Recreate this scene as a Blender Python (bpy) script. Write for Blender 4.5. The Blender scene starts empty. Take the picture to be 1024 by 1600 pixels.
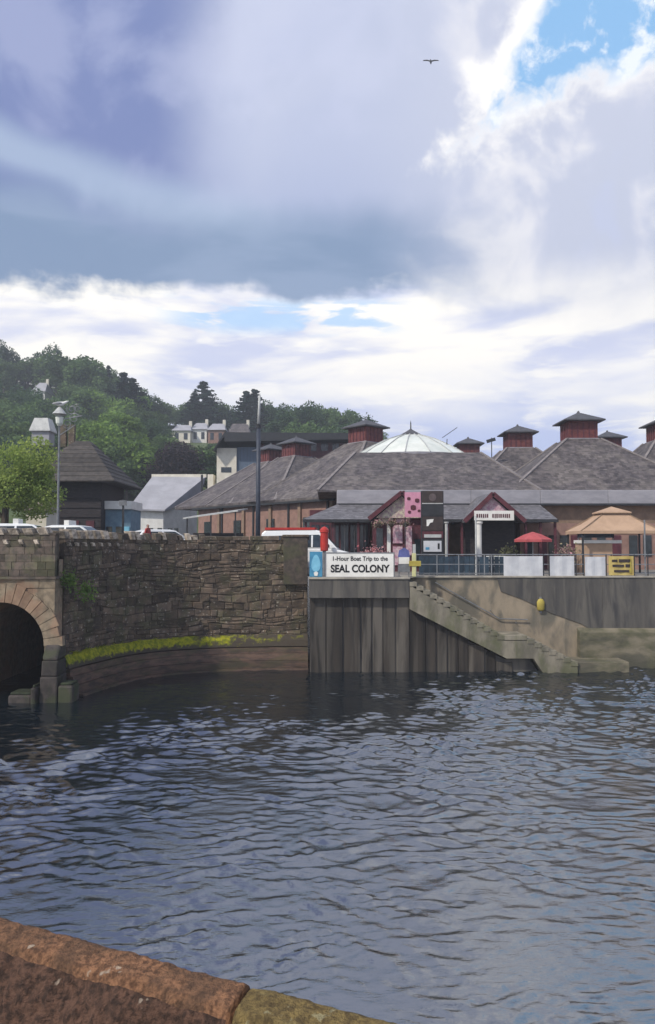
import bpy, bmesh, math, random
import numpy as np
from mathutils import Vector, Matrix
R = math.radians
rng = random.Random(7)
nrg = np.random.default_rng(11)
S = bpy.context.scene
C = S.collection

# ------------------------------------------------------------------ camera
EYE = 6.1                      # metres above the water
F = 1200.0                     # focal length in pixels of the 1024x1600 frame
PITCH = math.atan(55 / F)
cam = bpy.data.cameras.new('camera'); camo = bpy.data.objects.new('camera', cam)
C.objects.link(camo); S.camera = camo
cam.sensor_fit = 'VERTICAL'; cam.sensor_height = 36; cam.lens = 36 * F / 1600
cam.clip_start = .05; cam.clip_end = 6000
camo.location = (0, 0, EYE); camo.rotation_euler = (R(90) + PITCH, 0, 0)
S.render.resolution_x = 655; S.render.resolution_y = 1024

# ------------------------------------------------------------------ view / render
S.view_settings.view_transform = 'Standard'; S.view_settings.look = 'None'
S.view_settings.exposure = 0.30; S.view_settings.gamma = 1
S.view_settings.use_curve_mapping = False
S.render.engine = 'CYCLES'
S.cycles.use_denoising = True
S.cycles.max_bounces = 6; S.cycles.diffuse_bounces = 3; S.cycles.glossy_bounces = 4
S.cycles.sample_clamp_indirect = 6

# ------------------------------------------------------------------ node helpers
class G:
    """tiny expression builder over a node tree"""
    def __init__(s, nt): s.nt = nt
    def new(s, t, **k):
        n = s.nt.nodes.new(t)
        for a, b in k.items(): setattr(n, a, b)
        return n
    def put(s, inp, v):
        if hasattr(v, 'is_linked') or isinstance(v, bpy.types.NodeSocket): s.nt.links.new(v, inp)
        else: inp.default_value = v
    def m(s, op, a, b=None, c=None, clamp=False):
        n = s.new('ShaderNodeMath', operation=op, use_clamp=clamp)
        s.put(n.inputs[0], a)
        if b is not None: s.put(n.inputs[1], b)
        if c is not None: s.put(n.inputs[2], c)
        return n.outputs[0]
    def add(s, a, b): return s.m('ADD', a, b)
    def sub(s, a, b): return s.m('SUBTRACT', a, b)
    def mul(s, a, b): return s.m('MULTIPLY', a, b)
    def ss(s, x, a, b, lo=0., hi=1., typ='SMOOTHSTEP'):
        n = s.new('ShaderNodeMapRange', interpolation_type=typ)
        s.put(n.inputs[0], x); s.put(n.inputs[1], a); s.put(n.inputs[2], b); s.put(n.inputs[3], lo); s.put(n.inputs[4], hi)
        return n.outputs[0]
    def mix(s, f, a, b, bt='MIX'):
        n = s.new('ShaderNodeMix', data_type='RGBA', blend_type=bt)
        s.put(n.inputs[0], f)
        for i, v in ((6, a), (7, b)):
            if isinstance(v, (tuple, list)): v = tuple(v) + ((1,) if len(v) == 3 else ())
            s.put(n.inputs[i], v)
        return n.outputs[2]
    def noise(s, vec, scale, detail=4, rough=.55, dist=0., lac=2., dim='3D', w=0):
        n = s.new('ShaderNodeTexNoise', noise_dimensions=dim)
        if vec is not None: s.put(n.inputs['Vector'], vec)
        n.inputs['Scale'].default_value = scale; n.inputs['Detail'].default_value = detail
        n.inputs['Roughness'].default_value = rough; n.inputs['Distortion'].default_value = dist
        return n.outputs[0]
    def comb(s, x, y, z):
        n = s.new('ShaderNodeCombineXYZ')
        for i, v in enumerate((x, y, z)): s.put(n.inputs[i], v)
        return n.outputs[0]

# ------------------------------------------------------------------ sky
SUN_AZ, SUN_EL = R(-132), R(44)        # from +Y, to the left and a little behind the camera
world = bpy.data.worlds.new('World'); S.world = world; world.use_nodes = True
nt = world.node_tree
for n in list(nt.nodes): nt.nodes.remove(n)
g = G(nt)
sky = g.new('ShaderNodeTexSky', sky_type='NISHITA'); sky.sun_disc = False
sky.sun_elevation = SUN_EL; sky.sun_rotation = SUN_AZ
tc = g.new('ShaderNodeTexCoord').outputs['Generated']
sep = g.new('ShaderNodeSeparateXYZ'); nt.links.new(tc, sep.inputs[0])
dx, dy, dz = sep.outputs
az = g.mul(g.m('ARCTAN2', dx, dy), 180 / math.pi)
el = g.mul(g.m('ARCSINE', dz), 180 / math.pi)
n_big = g.noise(tc, 3.2, 7, .55, .25)
n_mid = g.noise(tc, 8.0, 5, .52, .3)
n_fine = g.noise(tc, 24.0, 5, .6, .2)
str_v = g.comb(g.mul(dx, 1.0), g.mul(dy, 1.0), g.mul(dz, 4.2))
n_str = g.noise(str_v, 4.2, 5, .50, .3)
n_str2 = g.noise(str_v, 10.0, 5, .54, .3)
wob = g.add(g.mul(g.sub(n_big, .5), 7.), g.mul(g.sub(n_mid, .5), 4.))
elw = g.add(el, wob)
# bright broken layer low over the land
low = g.mix(g.ss(n_str, .46, .66), (.97, .94, .885), (.58, .62, .80))
low = g.mix(g.mul(g.mul(g.ss(el, 14.5, 6.), g.ss(n_str, .30, .50)), .95), low, (.46, .54, .81))
low = g.mix(g.mul(g.ss(n_str2, .52, .66), .55), low, (1.0, .97, .90))
# small blue openings in the low layer
op = g.mul(g.mul(g.ss(el, 15.2, 16.4), g.ss(el, 18.6, 17.4)), g.mul(g.ss(n_str2, .44, .54), g.mul(g.ss(az, -14., -9.), g.ss(az, 7., 3.))))
low = g.mix(g.mul(op, .85), low, (.42, .63, .90))
# the large cloud bank above: slate blue mass on the left, lavender in the middle, white lit on the right
azw = g.add(az, g.add(g.mul(g.sub(n_big, .5), 9.), g.mul(g.sub(n_mid, .5), 3.5)))
darkl = g.ss(azw, -5.5, -13.5)
bank = g.mix(g.ss(el, 21., 30.), (.36, .42, .60), (.51, .55, .70))
bank = g.mix(g.mul(g.ss(n_big, .40, .62), .35), bank, (.36, .42, .62))
bank = g.mix(darkl, bank, (.175, .225, .44))
bank = g.mix(g.mul(g.mul(g.ss(n_mid, .44, .66), darkl), .18), bank, (.27, .32, .55))
bank = g.mix(g.mul(g.ss(azw, 0., 15.), .9), bank, (.52, .555, .68))
bank = g.mix(g.mul(g.ss(n_mid, .48, .66), .25), bank, (.60, .63, .80))
els = g.add(el, g.add(g.mul(g.sub(n_mid, .5), 2.6), g.mul(g.add(az, 16.), .16)))
streak = g.mul(g.mul(g.ss(els, 22.6, 24.4), g.ss(els, 27.2, 25.)), g.ss(azw, 4., -8.))
bank = g.mix(g.mul(streak, .8), bank, (.37, .46, .62))
elb = g.add(el, g.mul(g.sub(n_mid, .5), 3.5))
base = g.mul(g.ss(elb, 25.2, 21.6), g.ss(azw, 16., 3.))
bank = g.mix(g.mul(base, .95), bank, (.195, .28, .43))
bank = g.mix(g.mul(g.mul(base, g.ss(n_str, .46, .62)), .35), bank, (.34, .42, .58))
puff = g.mul(g.ss(azw, 5., 14.), g.ss(n_mid, .52, .66))
bank = g.mix(g.mul(puff, .42), bank, (1.0, .96, .90))
puff2 = g.mul(g.ss(azw, 6., 13.), g.ss(n_mid, .48, .36))
bank = g.mix(g.mul(puff2, .55), bank, (.50, .55, .74))
edge_el = g.add(19.0, g.add(g.mul(g.ss(az, 4., 24.), -2.), g.mul(g.ss(az, -8., -22.), -1.0)))
e2 = g.add(g.sub(el, edge_el), g.add(g.mul(g.sub(n_fine, .5), 2.2), g.add(g.mul(g.sub(n_mid, .5), 4.), g.mul(g.sub(n_str, .5), 4.))))
soft = g.ss(az, 4., 16., .7, 3.6)
bankm = g.ss(g.m('DIVIDE', e2, soft), -1., 1.)
col = g.mix(bankm, low, bank)
# blue wedge opening towards the upper right, white rims
wz = g.add(g.mul(g.sub(n_mid, .5), 9.), g.add(g.mul(g.sub(n_fine, .5), 5.), g.mul(g.sub(n_big, .5), 4.)))
d_up = g.add(g.sub(g.mul(g.sub(az, 8.6), 1.12), g.sub(el, 26.8)), wz)       # >0 right of the upper bank's edge
d_lo = g.add(g.sub(el, g.add(27.8, g.mul(g.sub(az, 10.), .20))), wz)        # >0 above the lower bank
wed = g.m('MINIMUM', d_up, d_lo)
rim = g.mul(g.ss(d_up, -2.6, -.2), g.ss(d_lo, -1.2, 1.5))
col = g.mix(g.mul(rim, .8), col, (1.03, 1.0, .95))
blue = g.mix(.55, (.15, .44, .93), sky.outputs[0])
skyblue = g.mix(1., sky.outputs[0], (.11, .115, .12), 'MULTIPLY')
blue = g.mix(.3, (.30, .58, .93), skyblue)
blue = g.mix(g.mul(g.ss(n_fine, .5, .66), .8), blue, (.92, .93, .95))
col = g.mix(g.ss(wed, .1, 1.9), col, blue)
# overhead and behind: ordinary broken cloud, same tones
back = g.m('MAXIMUM', g.ss(el, 40., 52.), g.ss(g.m('ABSOLUTE', az), 40., 65.))
gen = g.mix(g.ss(n_big, .40, .60), skyblue, (.52, .56, .74))
gen = g.mix(g.mul(g.ss(n_mid, .45, .65), .6), gen, (.86, .86, .88))
col = g.mix(back, col, gen)
col = g.mix(g.ss(el, -.5, -3.), col, (.10, .11, .12))
bg = g.new('ShaderNodeBackground'); bg.inputs[1].default_value = .1
sc10 = g.mix(1., col, (10, 10, 10), 'MULTIPLY')
nt.links.new(sc10, bg.inputs[0])
wo = g.new('ShaderNodeOutputWorld'); nt.links.new(bg.outputs[0], wo.inputs[0])

# ------------------------------------------------------------------ sun
sl = bpy.data.lights.new('sun', 'SUN'); sl.energy = 2.9; sl.angle = R(2.5); sl.color = (1, .93, .82)
so = bpy.data.objects.new('sun', sl); C.objects.link(so)
sd = Vector((math.sin(SUN_AZ) * math.cos(SUN_EL), math.cos(SUN_AZ) * math.cos(SUN_EL), math.sin(SUN_EL)))
so.rotation_euler = (-sd).to_track_quat('-Z', 'Y').to_euler(); so.location = sd * 200

# ------------------------------------------------------------------ geometry helpers
CT, ST = math.cos(PITCH), math.sin(PITCH)
def at(px, py, Y):
    """world point at depth Y seen at photo pixel (px, py)"""
    u, v = (px - 512) / F, -(py - 800) / F
    d = Vector((u, CT - v * ST, ST + v * CT)); k = Y / d.y
    return Vector((d.x * k, Y, EYE + d.z * k))
def xx(px, Y): return at(px, 855, Y).x
def zz(py, Y): return at(512, py, Y).z

class MB:
    def __init__(s): s.v = []; s.f = []; s.sm = False
    def add(s, vs, fs):
        o = len(s.v); s.v += [tuple(p) for p in vs]; s.f += [tuple(i + o for i in f) for f in fs]; return s
    def box(s, x0, x1, y0, y1, z0, z1):
        return s.add([(x0,y0,z0),(x1,y0,z0),(x1,y1,z0),(x0,y1,z0),(x0,y0,z1),(x1,y0,z1),(x1,y1,z1),(x0,y1,z1)],
                     [(0,3,2,1),(4,5,6,7),(0,1,5,4),(1,2,6,5),(2,3,7,6),(3,0,4,7)])
    def obox(s, c, ax, ay, hx, hy, z0, z1):
        """box with horizontal axes ax, ay"""
        c = Vector(c[:2] + (0,)) if isinstance(c, tuple) else Vector((c[0], c[1], 0))
        ax = Vector((ax[0], ax[1], 0)); ay = Vector((ay[0], ay[1], 0)); vs = []
        for z in (z0, z1):
            for a, b in ((-1,-1),(1,-1),(1,1),(-1,1)):
                p = c + ax * hx * a + ay * hy * b; vs.append((p.x, p.y, z))
        return s.add(vs, [(0,3,2,1),(4,5,6,7),(0,1,5,4),(1,2,6,5),(2,3,7,6),(3,0,4,7)])
    def bar(s, a, b, w, h=None, up=(0,0,1)):
        a, b = Vector(a), Vector(b); h = h or w; d = (b - a).normalized(); u = Vector(up)
        if abs(d.dot(u)) > .98: u = Vector((0,1,0))
        r = d.cross(u).normalized(); u = r.cross(d); vs = []
        for p in (a, b):
            for i, j in ((-1,-1),(1,-1),(1,1),(-1,1)): vs.append(p + r * w/2 * i + u * h/2 * j)
        return s.add(vs, [(0,1,2,3),(7,6,5,4),(0,4,5,1),(1,5,6,2),(2,6,7,3),(3,7,4,0)])
    def tube(s, pts, rad, n=8, cap=True):
        pts = [Vector(p) for p in pts]
        rad = rad if isinstance(rad, (list, tuple)) else [rad] * len(pts)
        o = len(s.v); pu = None
        for i, p in enumerate(pts):
            d = (pts[min(i+1, len(pts)-1)] - pts[max(i-1, 0)]).normalized()
            u = Vector((1,0,0)) if abs(d.x) < .9 else Vector((0,1,0))
            r = d.cross(u).normalized(); q = d.cross(r)
            for k in range(n):
                t = 2 * math.pi * k / n; s.v.append(tuple(p + (r * math.cos(t) + q * math.sin(t)) * rad[i]))
        for i in range(len(pts) - 1):
            for k in range(n):
                a = o + i*n + k; b = o + i*n + (k+1) % n; s.f.append((a, b, b+n, a+n))
        if cap:
            s.f.append(tuple(o + k for k in range(n))[::-1]); s.f.append(tuple(o + (len(pts)-1)*n + k for k in range(n)))
        return s
    def lathe(s, c, prof, n=16, sx=1, sy=1):
        o = len(s.v); c = Vector(c)
        for r, z in prof:
            for k in range(n):
                t = 2*math.pi*k/n; s.v.append((c.x + r*sx*math.cos(t), c.y + r*sy*math.sin(t), c.z + z))
        for i in range(len(prof)-1):
            for k in range(n):
                a = o+i*n+k; b = o+i*n+(k+1)%n; s.f.append((a, b, b+n, a+n))
        s.f.append(tuple(o+k for k in range(n))[::-1]); s.f.append(tuple(o+(len(prof)-1)*n+k for k in range(n)))
        return s
    def prism(s, poly, y0, y1):
        """poly in (x, z), extruded along Y"""
        n = len(poly); vs = [(x, y0, z) for x, z in poly] + [(x, y1, z) for x, z in poly]
        return s.add(vs, [tuple(range(n)), tuple(range(2*n-1, n-1, -1))] + [(i+n, (i+1)%n+n, (i+1)%n, i) for i in range(n)])
    def mesh(s, name, off=(0,0,0), smooth=False):
        me = bpy.data.meshes.new(name); ox, oy, oz = off
        me.from_pydata([(x-ox, y-oy, z-oz) for x, y, z in s.v], [], s.f)
        bm = bmesh.new(); bm.from_mesh(me); bmesh.ops.recalc_face_normals(bm, faces=bm.faces); bm.to_mesh(me); bm.free()
        if smooth or s.sm:
            for p in me.polygons: p.use_smooth = True
        return me
    def build(s, name, mat, parent=None, smooth=False, bevel=0):
        off = parent_loc(parent) if parent else (0,0,0)
        me = s.mesh(name, off, smooth); me.materials.append(mat)
        o = bpy.data.objects.new(name, me); C.objects.link(o)
        if parent: o.parent = parent
        if bevel:
            b = o.modifiers.new('bevel', 'BEVEL'); b.width = bevel; b.segments = 2; b.limit_method = 'ANGLE'
        return o
def parent_loc(p):
    v = Vector((0,0,0))
    while p is not None: v += p.location; p = p.parent
    return tuple(v)
def tag(o, label=None, cat=None, group=None, kind=None):
    for k, v in (('label', label), ('category', cat), ('group', group), ('kind', kind)):
        if v: o[k] = v
    return o
def thing(name, label, cat, loc=(0,0,0), group=None):
    o = bpy.data.objects.new(name, None); C.objects.link(o); o.location = loc; o.empty_display_size = .2
    return tag(o, label, cat, group)
def part(name, me, mat, parent):
    if mat: me.materials.append(mat)
    o = bpy.data.objects.new(name, me); C.objects.link(o); o.parent = parent; return o
def clone(root, loc, rotz=0, label=None, scale=None):
    def cp(o, par):
        c = o.copy(); C.objects.link(c); c.parent = par
        for ch in [x for x in KIDS.get(o.name, [])]: cp(ch, c)
        return c
    r = cp(root, None); r.location = loc; r.rotation_euler = (0, 0, rotz)
    if scale: r.scale = scale if isinstance(scale, tuple) else (scale,)*3
    if label: r['label'] = label
    return r
KIDS = {}
def note_kids(o):
    KIDS[o.name] = list(o.children)
    for c in o.children: note_kids(c)

# ------------------------------------------------------------------ materials
MATS = {}
def pm(name, col, rough=.8, col2=None, var=.35, scale=2.5, bump=.15, bscale=18, stretch=(1,1,1), metal=0,
       rnd=0., spec=.3, stain=None, stain_amt=.0, stain_scale=.8, bdist=.02, speck=None, speck_amt=0, speck_scale=30, speck_t=(.60, .66)):
    m = bpy.data.materials.new(name); m.use_nodes = True; nt = m.node_tree; g = G(nt)
    b = nt.nodes['Principled BSDF']
    tcn = g.new('ShaderNodeTexCoord'); mp = g.new('ShaderNodeMapping'); nt.links.new(tcn.outputs['Object'], mp.inputs[0])
    mp.inputs['Scale'].default_value = stretch
    oi = g.new('ShaderNodeObjectInfo'); ge = g.new('ShaderNodeNewGeometry')
    if col2 is None: col2 = tuple(c * (1 - var) for c in col)
    n1 = g.noise(mp.outputs[0], scale, 6, .62, .2)
    c = g.mix(g.ss(n1, .34, .66), col, col2)
    if stain:
        n3 = g.noise(mp.outputs[0], stain_scale, 5, .6, .5)
        c = g.mix(g.mul(g.ss(n3, .46, .62), stain_amt), c, stain)
    if speck:
        n4 = g.noise(tcn.outputs['Object'], speck_scale, 3, .5, 0)
        c = g.mix(g.mul(g.ss(n4, speck_t[0], speck_t[1]), speck_amt), c, speck)
    if rnd:
        r = g.m('FRACT', g.add(oi.outputs['Random'], ge.outputs['Random Per Island']))
        k = g.ss(r, 0., 1., 1 - rnd, 1 + rnd, 'LINEAR')
        c = g.mix(1., c, g.comb(k, k, k), 'MULTIPLY')
    nt.links.new(c, b.inputs['Base Color'])
    b.inputs['Roughness'].default_value = rough; b.inputs['Metallic'].default_value = metal
    b.inputs['Specular IOR Level'].default_value = spec
    if bump:
        n2 = g.noise(mp.outputs[0], bscale, 6, .65, 0)
        bn = g.new('ShaderNodeBump'); bn.inputs['Strength'].default_value = bump; bn.inputs['Distance'].default_value = bdist
        nt.links.new(n2, bn.inputs['Height']); nt.links.new(bn.outputs[0], b.inputs['Normal'])
    MATS[name] = m; return m
def leafmat(name, c1, c2, trans=.35, rnd=.25):
    m = bpy.data.materials.new(name); m.use_nodes = True; nt = m.node_tree; g = G(nt)
    nt.nodes.remove(nt.nodes['Principled BSDF'])
    ge = g.new('ShaderNodeNewGeometry'); oi = g.new('ShaderNodeObjectInfo'); tcn = g.new('ShaderNodeTexCoord')
    n = g.noise(tcn.outputs['Object'], .55, 3)
    f = g.add(g.mul(ge.outputs['Random Per Island'], .6), g.mul(g.ss(n, .35, .65), .4))
    c = g.mix(f, c1, c2)
    k = g.ss(oi.outputs['Random'], 0., 1., 1 - rnd, 1 + rnd, 'LINEAR')
    c = g.mix(1., c, g.comb(k, k, k), 'MULTIPLY')
    d = g.new('ShaderNodeBsdfDiffuse'); t = g.new('ShaderNodeBsdfTranslucent')
    nt.links.new(c, d.inputs[0]); nt.links.new(c, t.inputs[0])
    mx = g.new('ShaderNodeMixShader'); mx.inputs[0].default_value = trans
    nt.links.new(d.outputs[0], mx.inputs[1]); nt.links.new(t.outputs[0], mx.inputs[2])
    nt.links.new(mx.outputs[0], nt.nodes['Material Output'].inputs[0])
    MATS[name] = m; return m

stone_dark = pm('rubble_stone', (.150,.110,.078), .92, (.068,.054,.044), scale=2.2, bump=.7, bscale=11, bdist=.04, rnd=.42, stain=(.085,.085,.045), stain_amt=.6, speck=(.40,.37,.31), speck_amt=.6, speck_scale=8.5, speck_t=(.62, .70))
mortar = pm('mortar', (.085,.068,.053), .95, var=.4, bump=.4)
stone_low = pm('tidal_stone', (.15,.095,.07), .8, (.06,.044,.038), scale=1.8, stretch=(.8,.8,3), bump=.6, bscale=9, rnd=.3, stain=(.07,.07,.035), stain_amt=.5)
sandstone = pm('sandstone', (.265,.21,.145), .9, (.155,.125,.088), scale=4, bump=.35, rnd=.2, stain=(.27,.15,.095), stain_amt=.5)
cope_stone = pm('coping_stone', (.54,.465,.375), .9, (.26,.215,.17), scale=6, bump=.4, rnd=.45, stain=(.08,.07,.06), stain_amt=.6, stain_scale=3)
pinkstone = pm('parapet_stone', (.14,.108,.088), .9, (.07,.06,.05), scale=4, bump=.5, rnd=.35, stain=(.10,.11,.05), stain_amt=.5)
mossm = pm('moss', (.36,.35,.02), 1, (.13,.16,.015), scale=5, bump=.9, bscale=22, bdist=.05)
def mossmat():
    m = mossm; nt = m.node_tree; g = G(nt); b = nt.nodes['Principled BSDF']; src = b.inputs['Base Color'].links[0].from_socket
    tcn = g.new('ShaderNodeTexCoord'); sp = g.new('ShaderNodeSeparateXYZ'); nt.links.new(tcn.outputs['Object'], sp.inputs[0])
    n = g.noise(tcn.outputs['Object'], 2.6, 6, .65, .4)
    f = g.ss(g.add(sp.outputs[0], g.mul(g.sub(n, .5), 20.)), 1.0, 5.0)
    n2 = g.noise(tcn.outputs['Object'], 6., 5, .65, .3)
    f = g.m('MAXIMUM', f, g.ss(g.add(sp.outputs[2], g.mul(g.sub(n2, .5), .7)), 1.34, 1.20))
    nt.links.new(g.mix(f, src, (.07, .058, .045)), b.inputs['Base Color'])
mossmat()
mossdark = pm('shadow_dark_moss', (.032,.042,.020), .8, (.014,.017,.014), scale=4, bump=.6)  # footing moss, its colour kept dark for the shadow by the arch
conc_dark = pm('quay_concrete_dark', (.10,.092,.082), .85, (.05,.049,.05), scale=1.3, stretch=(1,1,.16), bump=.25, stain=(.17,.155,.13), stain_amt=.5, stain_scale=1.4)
conc_pile = pm('pile_concrete', (.056,.047,.039), .85, (.021,.019,.018), scale=2.6, stretch=(1,1,.09), bump=.4, rnd=.4, stain=(.15,.135,.115), stain_amt=.45, stain_scale=1.5)
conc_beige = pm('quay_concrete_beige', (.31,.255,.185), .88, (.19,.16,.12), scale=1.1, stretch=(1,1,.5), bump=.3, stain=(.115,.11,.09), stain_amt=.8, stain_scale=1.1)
conc_step = pm('stair_concrete', (.25,.225,.175), .88, (.13,.12,.095), scale=1.6, stretch=(1,1,.4), bump=.3, stain=(.09,.10,.045), stain_amt=.65, stain_scale=.8, rnd=.12)
conc_edge = pm('quay_edge_concrete', (.38,.35,.29), .85, (.24,.22,.19), scale=2, bump=.25)
conc_algae = pm('algae_concrete', (.20,.175,.125), .85, (.085,.085,.05), scale=1.0, stretch=(.7,.7,1.6), bump=.35, stain=(.05,.05,.042), stain_amt=.6, stain_scale=.6)
asphalt = pm('asphalt', (.06,.06,.062), .9, (.04,.04,.042), scale=.7, bump=.3, bscale=60)
paving = pm('paving', (.22,.205,.185), .85, (.15,.14,.13), scale=.9, bump=.2, bscale=12)
slate = pm('roof_slate', (.118,.102,.102), .72, (.066,.058,.062), scale=2.2, stretch=(1,1,.35), bump=.5, bscale=9, bdist=.04, stain=(.165,.145,.135), stain_amt=.65, stain_scale=.7, spec=.3)
slate2 = pm('canopy_slate', (.165,.158,.168), .6, (.10,.096,.105), scale=3, bump=.35, bscale=9, spec=.4)
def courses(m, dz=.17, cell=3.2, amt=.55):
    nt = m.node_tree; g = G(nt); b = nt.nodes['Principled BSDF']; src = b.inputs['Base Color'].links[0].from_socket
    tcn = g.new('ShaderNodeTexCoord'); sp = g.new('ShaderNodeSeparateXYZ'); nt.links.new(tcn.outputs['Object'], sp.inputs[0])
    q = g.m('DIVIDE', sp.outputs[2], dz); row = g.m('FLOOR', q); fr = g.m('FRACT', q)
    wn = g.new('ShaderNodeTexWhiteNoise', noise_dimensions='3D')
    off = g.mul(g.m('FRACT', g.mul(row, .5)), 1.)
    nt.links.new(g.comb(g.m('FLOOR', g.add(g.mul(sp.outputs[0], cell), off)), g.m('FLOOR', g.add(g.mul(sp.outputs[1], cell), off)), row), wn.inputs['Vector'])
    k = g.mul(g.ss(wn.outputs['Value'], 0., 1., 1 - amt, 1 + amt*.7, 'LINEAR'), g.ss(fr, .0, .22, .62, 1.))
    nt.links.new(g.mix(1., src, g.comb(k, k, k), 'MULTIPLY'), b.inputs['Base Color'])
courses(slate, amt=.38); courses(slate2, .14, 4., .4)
slate_cap = pm('cupola_slate', (.085,.085,.095), .6, (.055,.055,.06), scale=3, bump=.3)
leadm = pm('lead_fascia', (.33,.32,.35), .55, (.25,.245,.27), scale=.8, stretch=(1,1,3), bump=.08, spec=.4)
ridge = pm('ridge_tile', (.23,.205,.20), .7, var=.3, scale=3, bump=.2)
redwood = pm('red_timber', (.165,.048,.045), .7, (.10,.032,.032), scale=3, bump=.2)
reddark = pm('maroon_timber', (.115,.032,.042), .65, (.068,.02,.028), scale=3, bump=.2)
brick = pm('brick_wall', (.30,.18,.145), .88, (.22,.135,.11), scale=2.2, bump=.25, bscale=25)
brick_tan = pm('brick_tan', (.27,.185,.13), .88, (.20,.14,.10), scale=2.2, bump=.25, bscale=25)
whitep = pm('white_paint', (.78,.77,.73), .55, (.66,.65,.61), scale=1.5, bump=.06)
creamp = pm('cream_render', (.72,.68,.58), .8, (.60,.56,.47), scale=1, bump=.1)
bluegrey = pm('bluegrey_cladding', (.10,.14,.20), .55, (.075,.105,.15), scale=1, stretch=(4,4,.3), bump=.05)
darkblue = pm('navy_paint', (.05,.06,.085), .5, (.035,.042,.06), bump=.05)
darkm = pm('dark_metal', (.035,.037,.042), .5, var=.3, bump=.05)
greym = pm('galvanised_metal', (.24,.25,.265), .45, (.16,.165,.175), metal=.3, bump=.05)
paleg = pm('pale_metal', (.48,.49,.48), .45, (.36,.37,.37), bump=.05)
darkwood = pm('dark_timber', (.042,.035,.036), .75, (.02,.018,.022), scale=3, stretch=(1,1,6), bump=.3)
darkroof = pm('dark_shingle', (.075,.066,.060), .8, (.042,.038,.036), scale=3, bump=.4, rnd=.25)
glassd = pm('window_glass', (.03,.04,.05), .08, var=.5, bump=0, spec=.6)
domeg = pm('dome_glass', (.74,.76,.70), .3, (.60,.64,.58), scale=.8, bump=.04, rnd=.08, spec=.5)
tanc = pm('tan_canvas', (.46,.315,.215), .9, (.39,.265,.18), scale=2, bump=.1)
redc = pm('red_canvas', (.43,.095,.10), .9, (.35,.07,.075), scale=2, bump=.1)
redp = pm('red_paint', (.48,.04,.03), .4, (.38,.03,.025), bump=.05)
bluep = pm('blue_paint', (.07,.27,.43), .5, (.05,.20,.34), bump=.05)
paleblue = pm('pale_blue_boarding', (.17,.27,.34), .7, (.12,.20,.27), bump=.1)
lbluep = pm('light_blue_paint', (.22,.52,.68), .5, (.16,.42,.58), bump=.05)
yelp = pm('yellow_paint', (.42,.34,.07), .6, (.32,.25,.05), bump=.1)
yelb = pm('yellow_banner', (.50,.40,.15), .7, (.42,.31,.09), scale=3, bump=.1)
banw = pm('banner_vinyl', (.56,.57,.59), .55, (.46,.47,.50), scale=1.6, bump=.15, bscale=4)
bluep2 = pm('dark_teal_board', (.035,.06,.085), .6, (.02,.035,.055), scale=2, bump=.15, rnd=.3)
pinkp = pm('pink_panel', (.62,.30,.40), .6, (.54,.24,.34), bump=.05)
blackp = pm('black_paint', (.012,.012,.014), .5, bump=0)
brownp = pm('brown_panel', (.055,.040,.036), .5, (.035,.026,.025), bump=.05)
carwhite = pm('white_car_paint', (.76,.77,.77), .25, var=.05, bump=0, spec=.5)
carsilver = pm('silver_car_paint', (.55,.57,.58), .25, var=.06, bump=0, spec=.5)
carred = pm('red_car_paint', (.42,.03,.03), .25, var=.1, bump=0, spec=.5)
rubber = pm('rubber', (.02,.02,.02), .9, bump=0)
barkm = pm('bark', (.09,.07,.055), .95, var=.5, scale=6, stretch=(1,1,.2), bump=.6)
gullw = pm('gull_white', (.75,.75,.74), .8, var=.1, bump=0)
gullg = pm('gull_grey', (.28,.29,.31), .8, var=.2, bump=0)
poster1 = pm('poster_pale', (.62,.50,.52), .7, (.42,.20,.28), scale=5, bump=0)
poster2 = pm('poster_cream', (.60,.56,.42), .7, (.34,.22,.26), scale=5, bump=0)
slabgrey = pm('light_roof', (.36,.36,.39), .7, (.29,.29,.315), scale=.6, bump=.1)
hillg = pm('hill_grass', (.085,.12,.045), .95, (.045,.07,.03), scale=.09, bump=.3, bscale=2, stain=(.11,.14,.05), stain_amt=.5, stain_scale=.05)
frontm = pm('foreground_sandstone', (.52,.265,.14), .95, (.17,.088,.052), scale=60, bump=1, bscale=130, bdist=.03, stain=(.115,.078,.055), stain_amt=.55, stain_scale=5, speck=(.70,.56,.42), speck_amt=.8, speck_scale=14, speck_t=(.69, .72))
frontg = pm('foreground_lichen_stone', (.36,.26,.10), .95, (.15,.105,.048), scale=50, bump=1, bscale=130, bdist=.03, stain=(.40,.33,.15), stain_amt=.6, stain_scale=9, speck=(.55,.50,.30), speck_amt=.6, speck_scale=24, speck_t=(.62, .68))
front_shade = pm('foreground_stone_shaded', (.20,.11,.075), .95, (.06,.038,.03), scale=45, bump=1, bscale=90, bdist=.03, speck=(.55,.44,.34), speck_amt=.8, speck_scale=16, speck_t=(.68, .71))  # darker copy of the sandstone, shade of the inner face put in its colour
lf_near = leafmat('leaf_yellow_green', (.46,.54,.16), (.20,.30,.08), .45)
lf_mid = leafmat('leaf_mid', (.16,.235,.09), (.075,.13,.056))
lf_dark = leafmat('leaf_dark', (.092,.145,.072), (.045,.083,.045))
lf_bright = leafmat('leaf_bright', (.23,.34,.08), (.11,.19,.055), .4)
lf_con = leafmat('leaf_conifer', (.036,.062,.042), (.018,.036,.027), .2)
lf_cop = leafmat('leaf_copper', (.070,.052,.056), (.036,.032,.036), .2)
lf_flow = leafmat('flower_mixed', (.65,.35,.40), (.10,.20,.05), .3)

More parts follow.
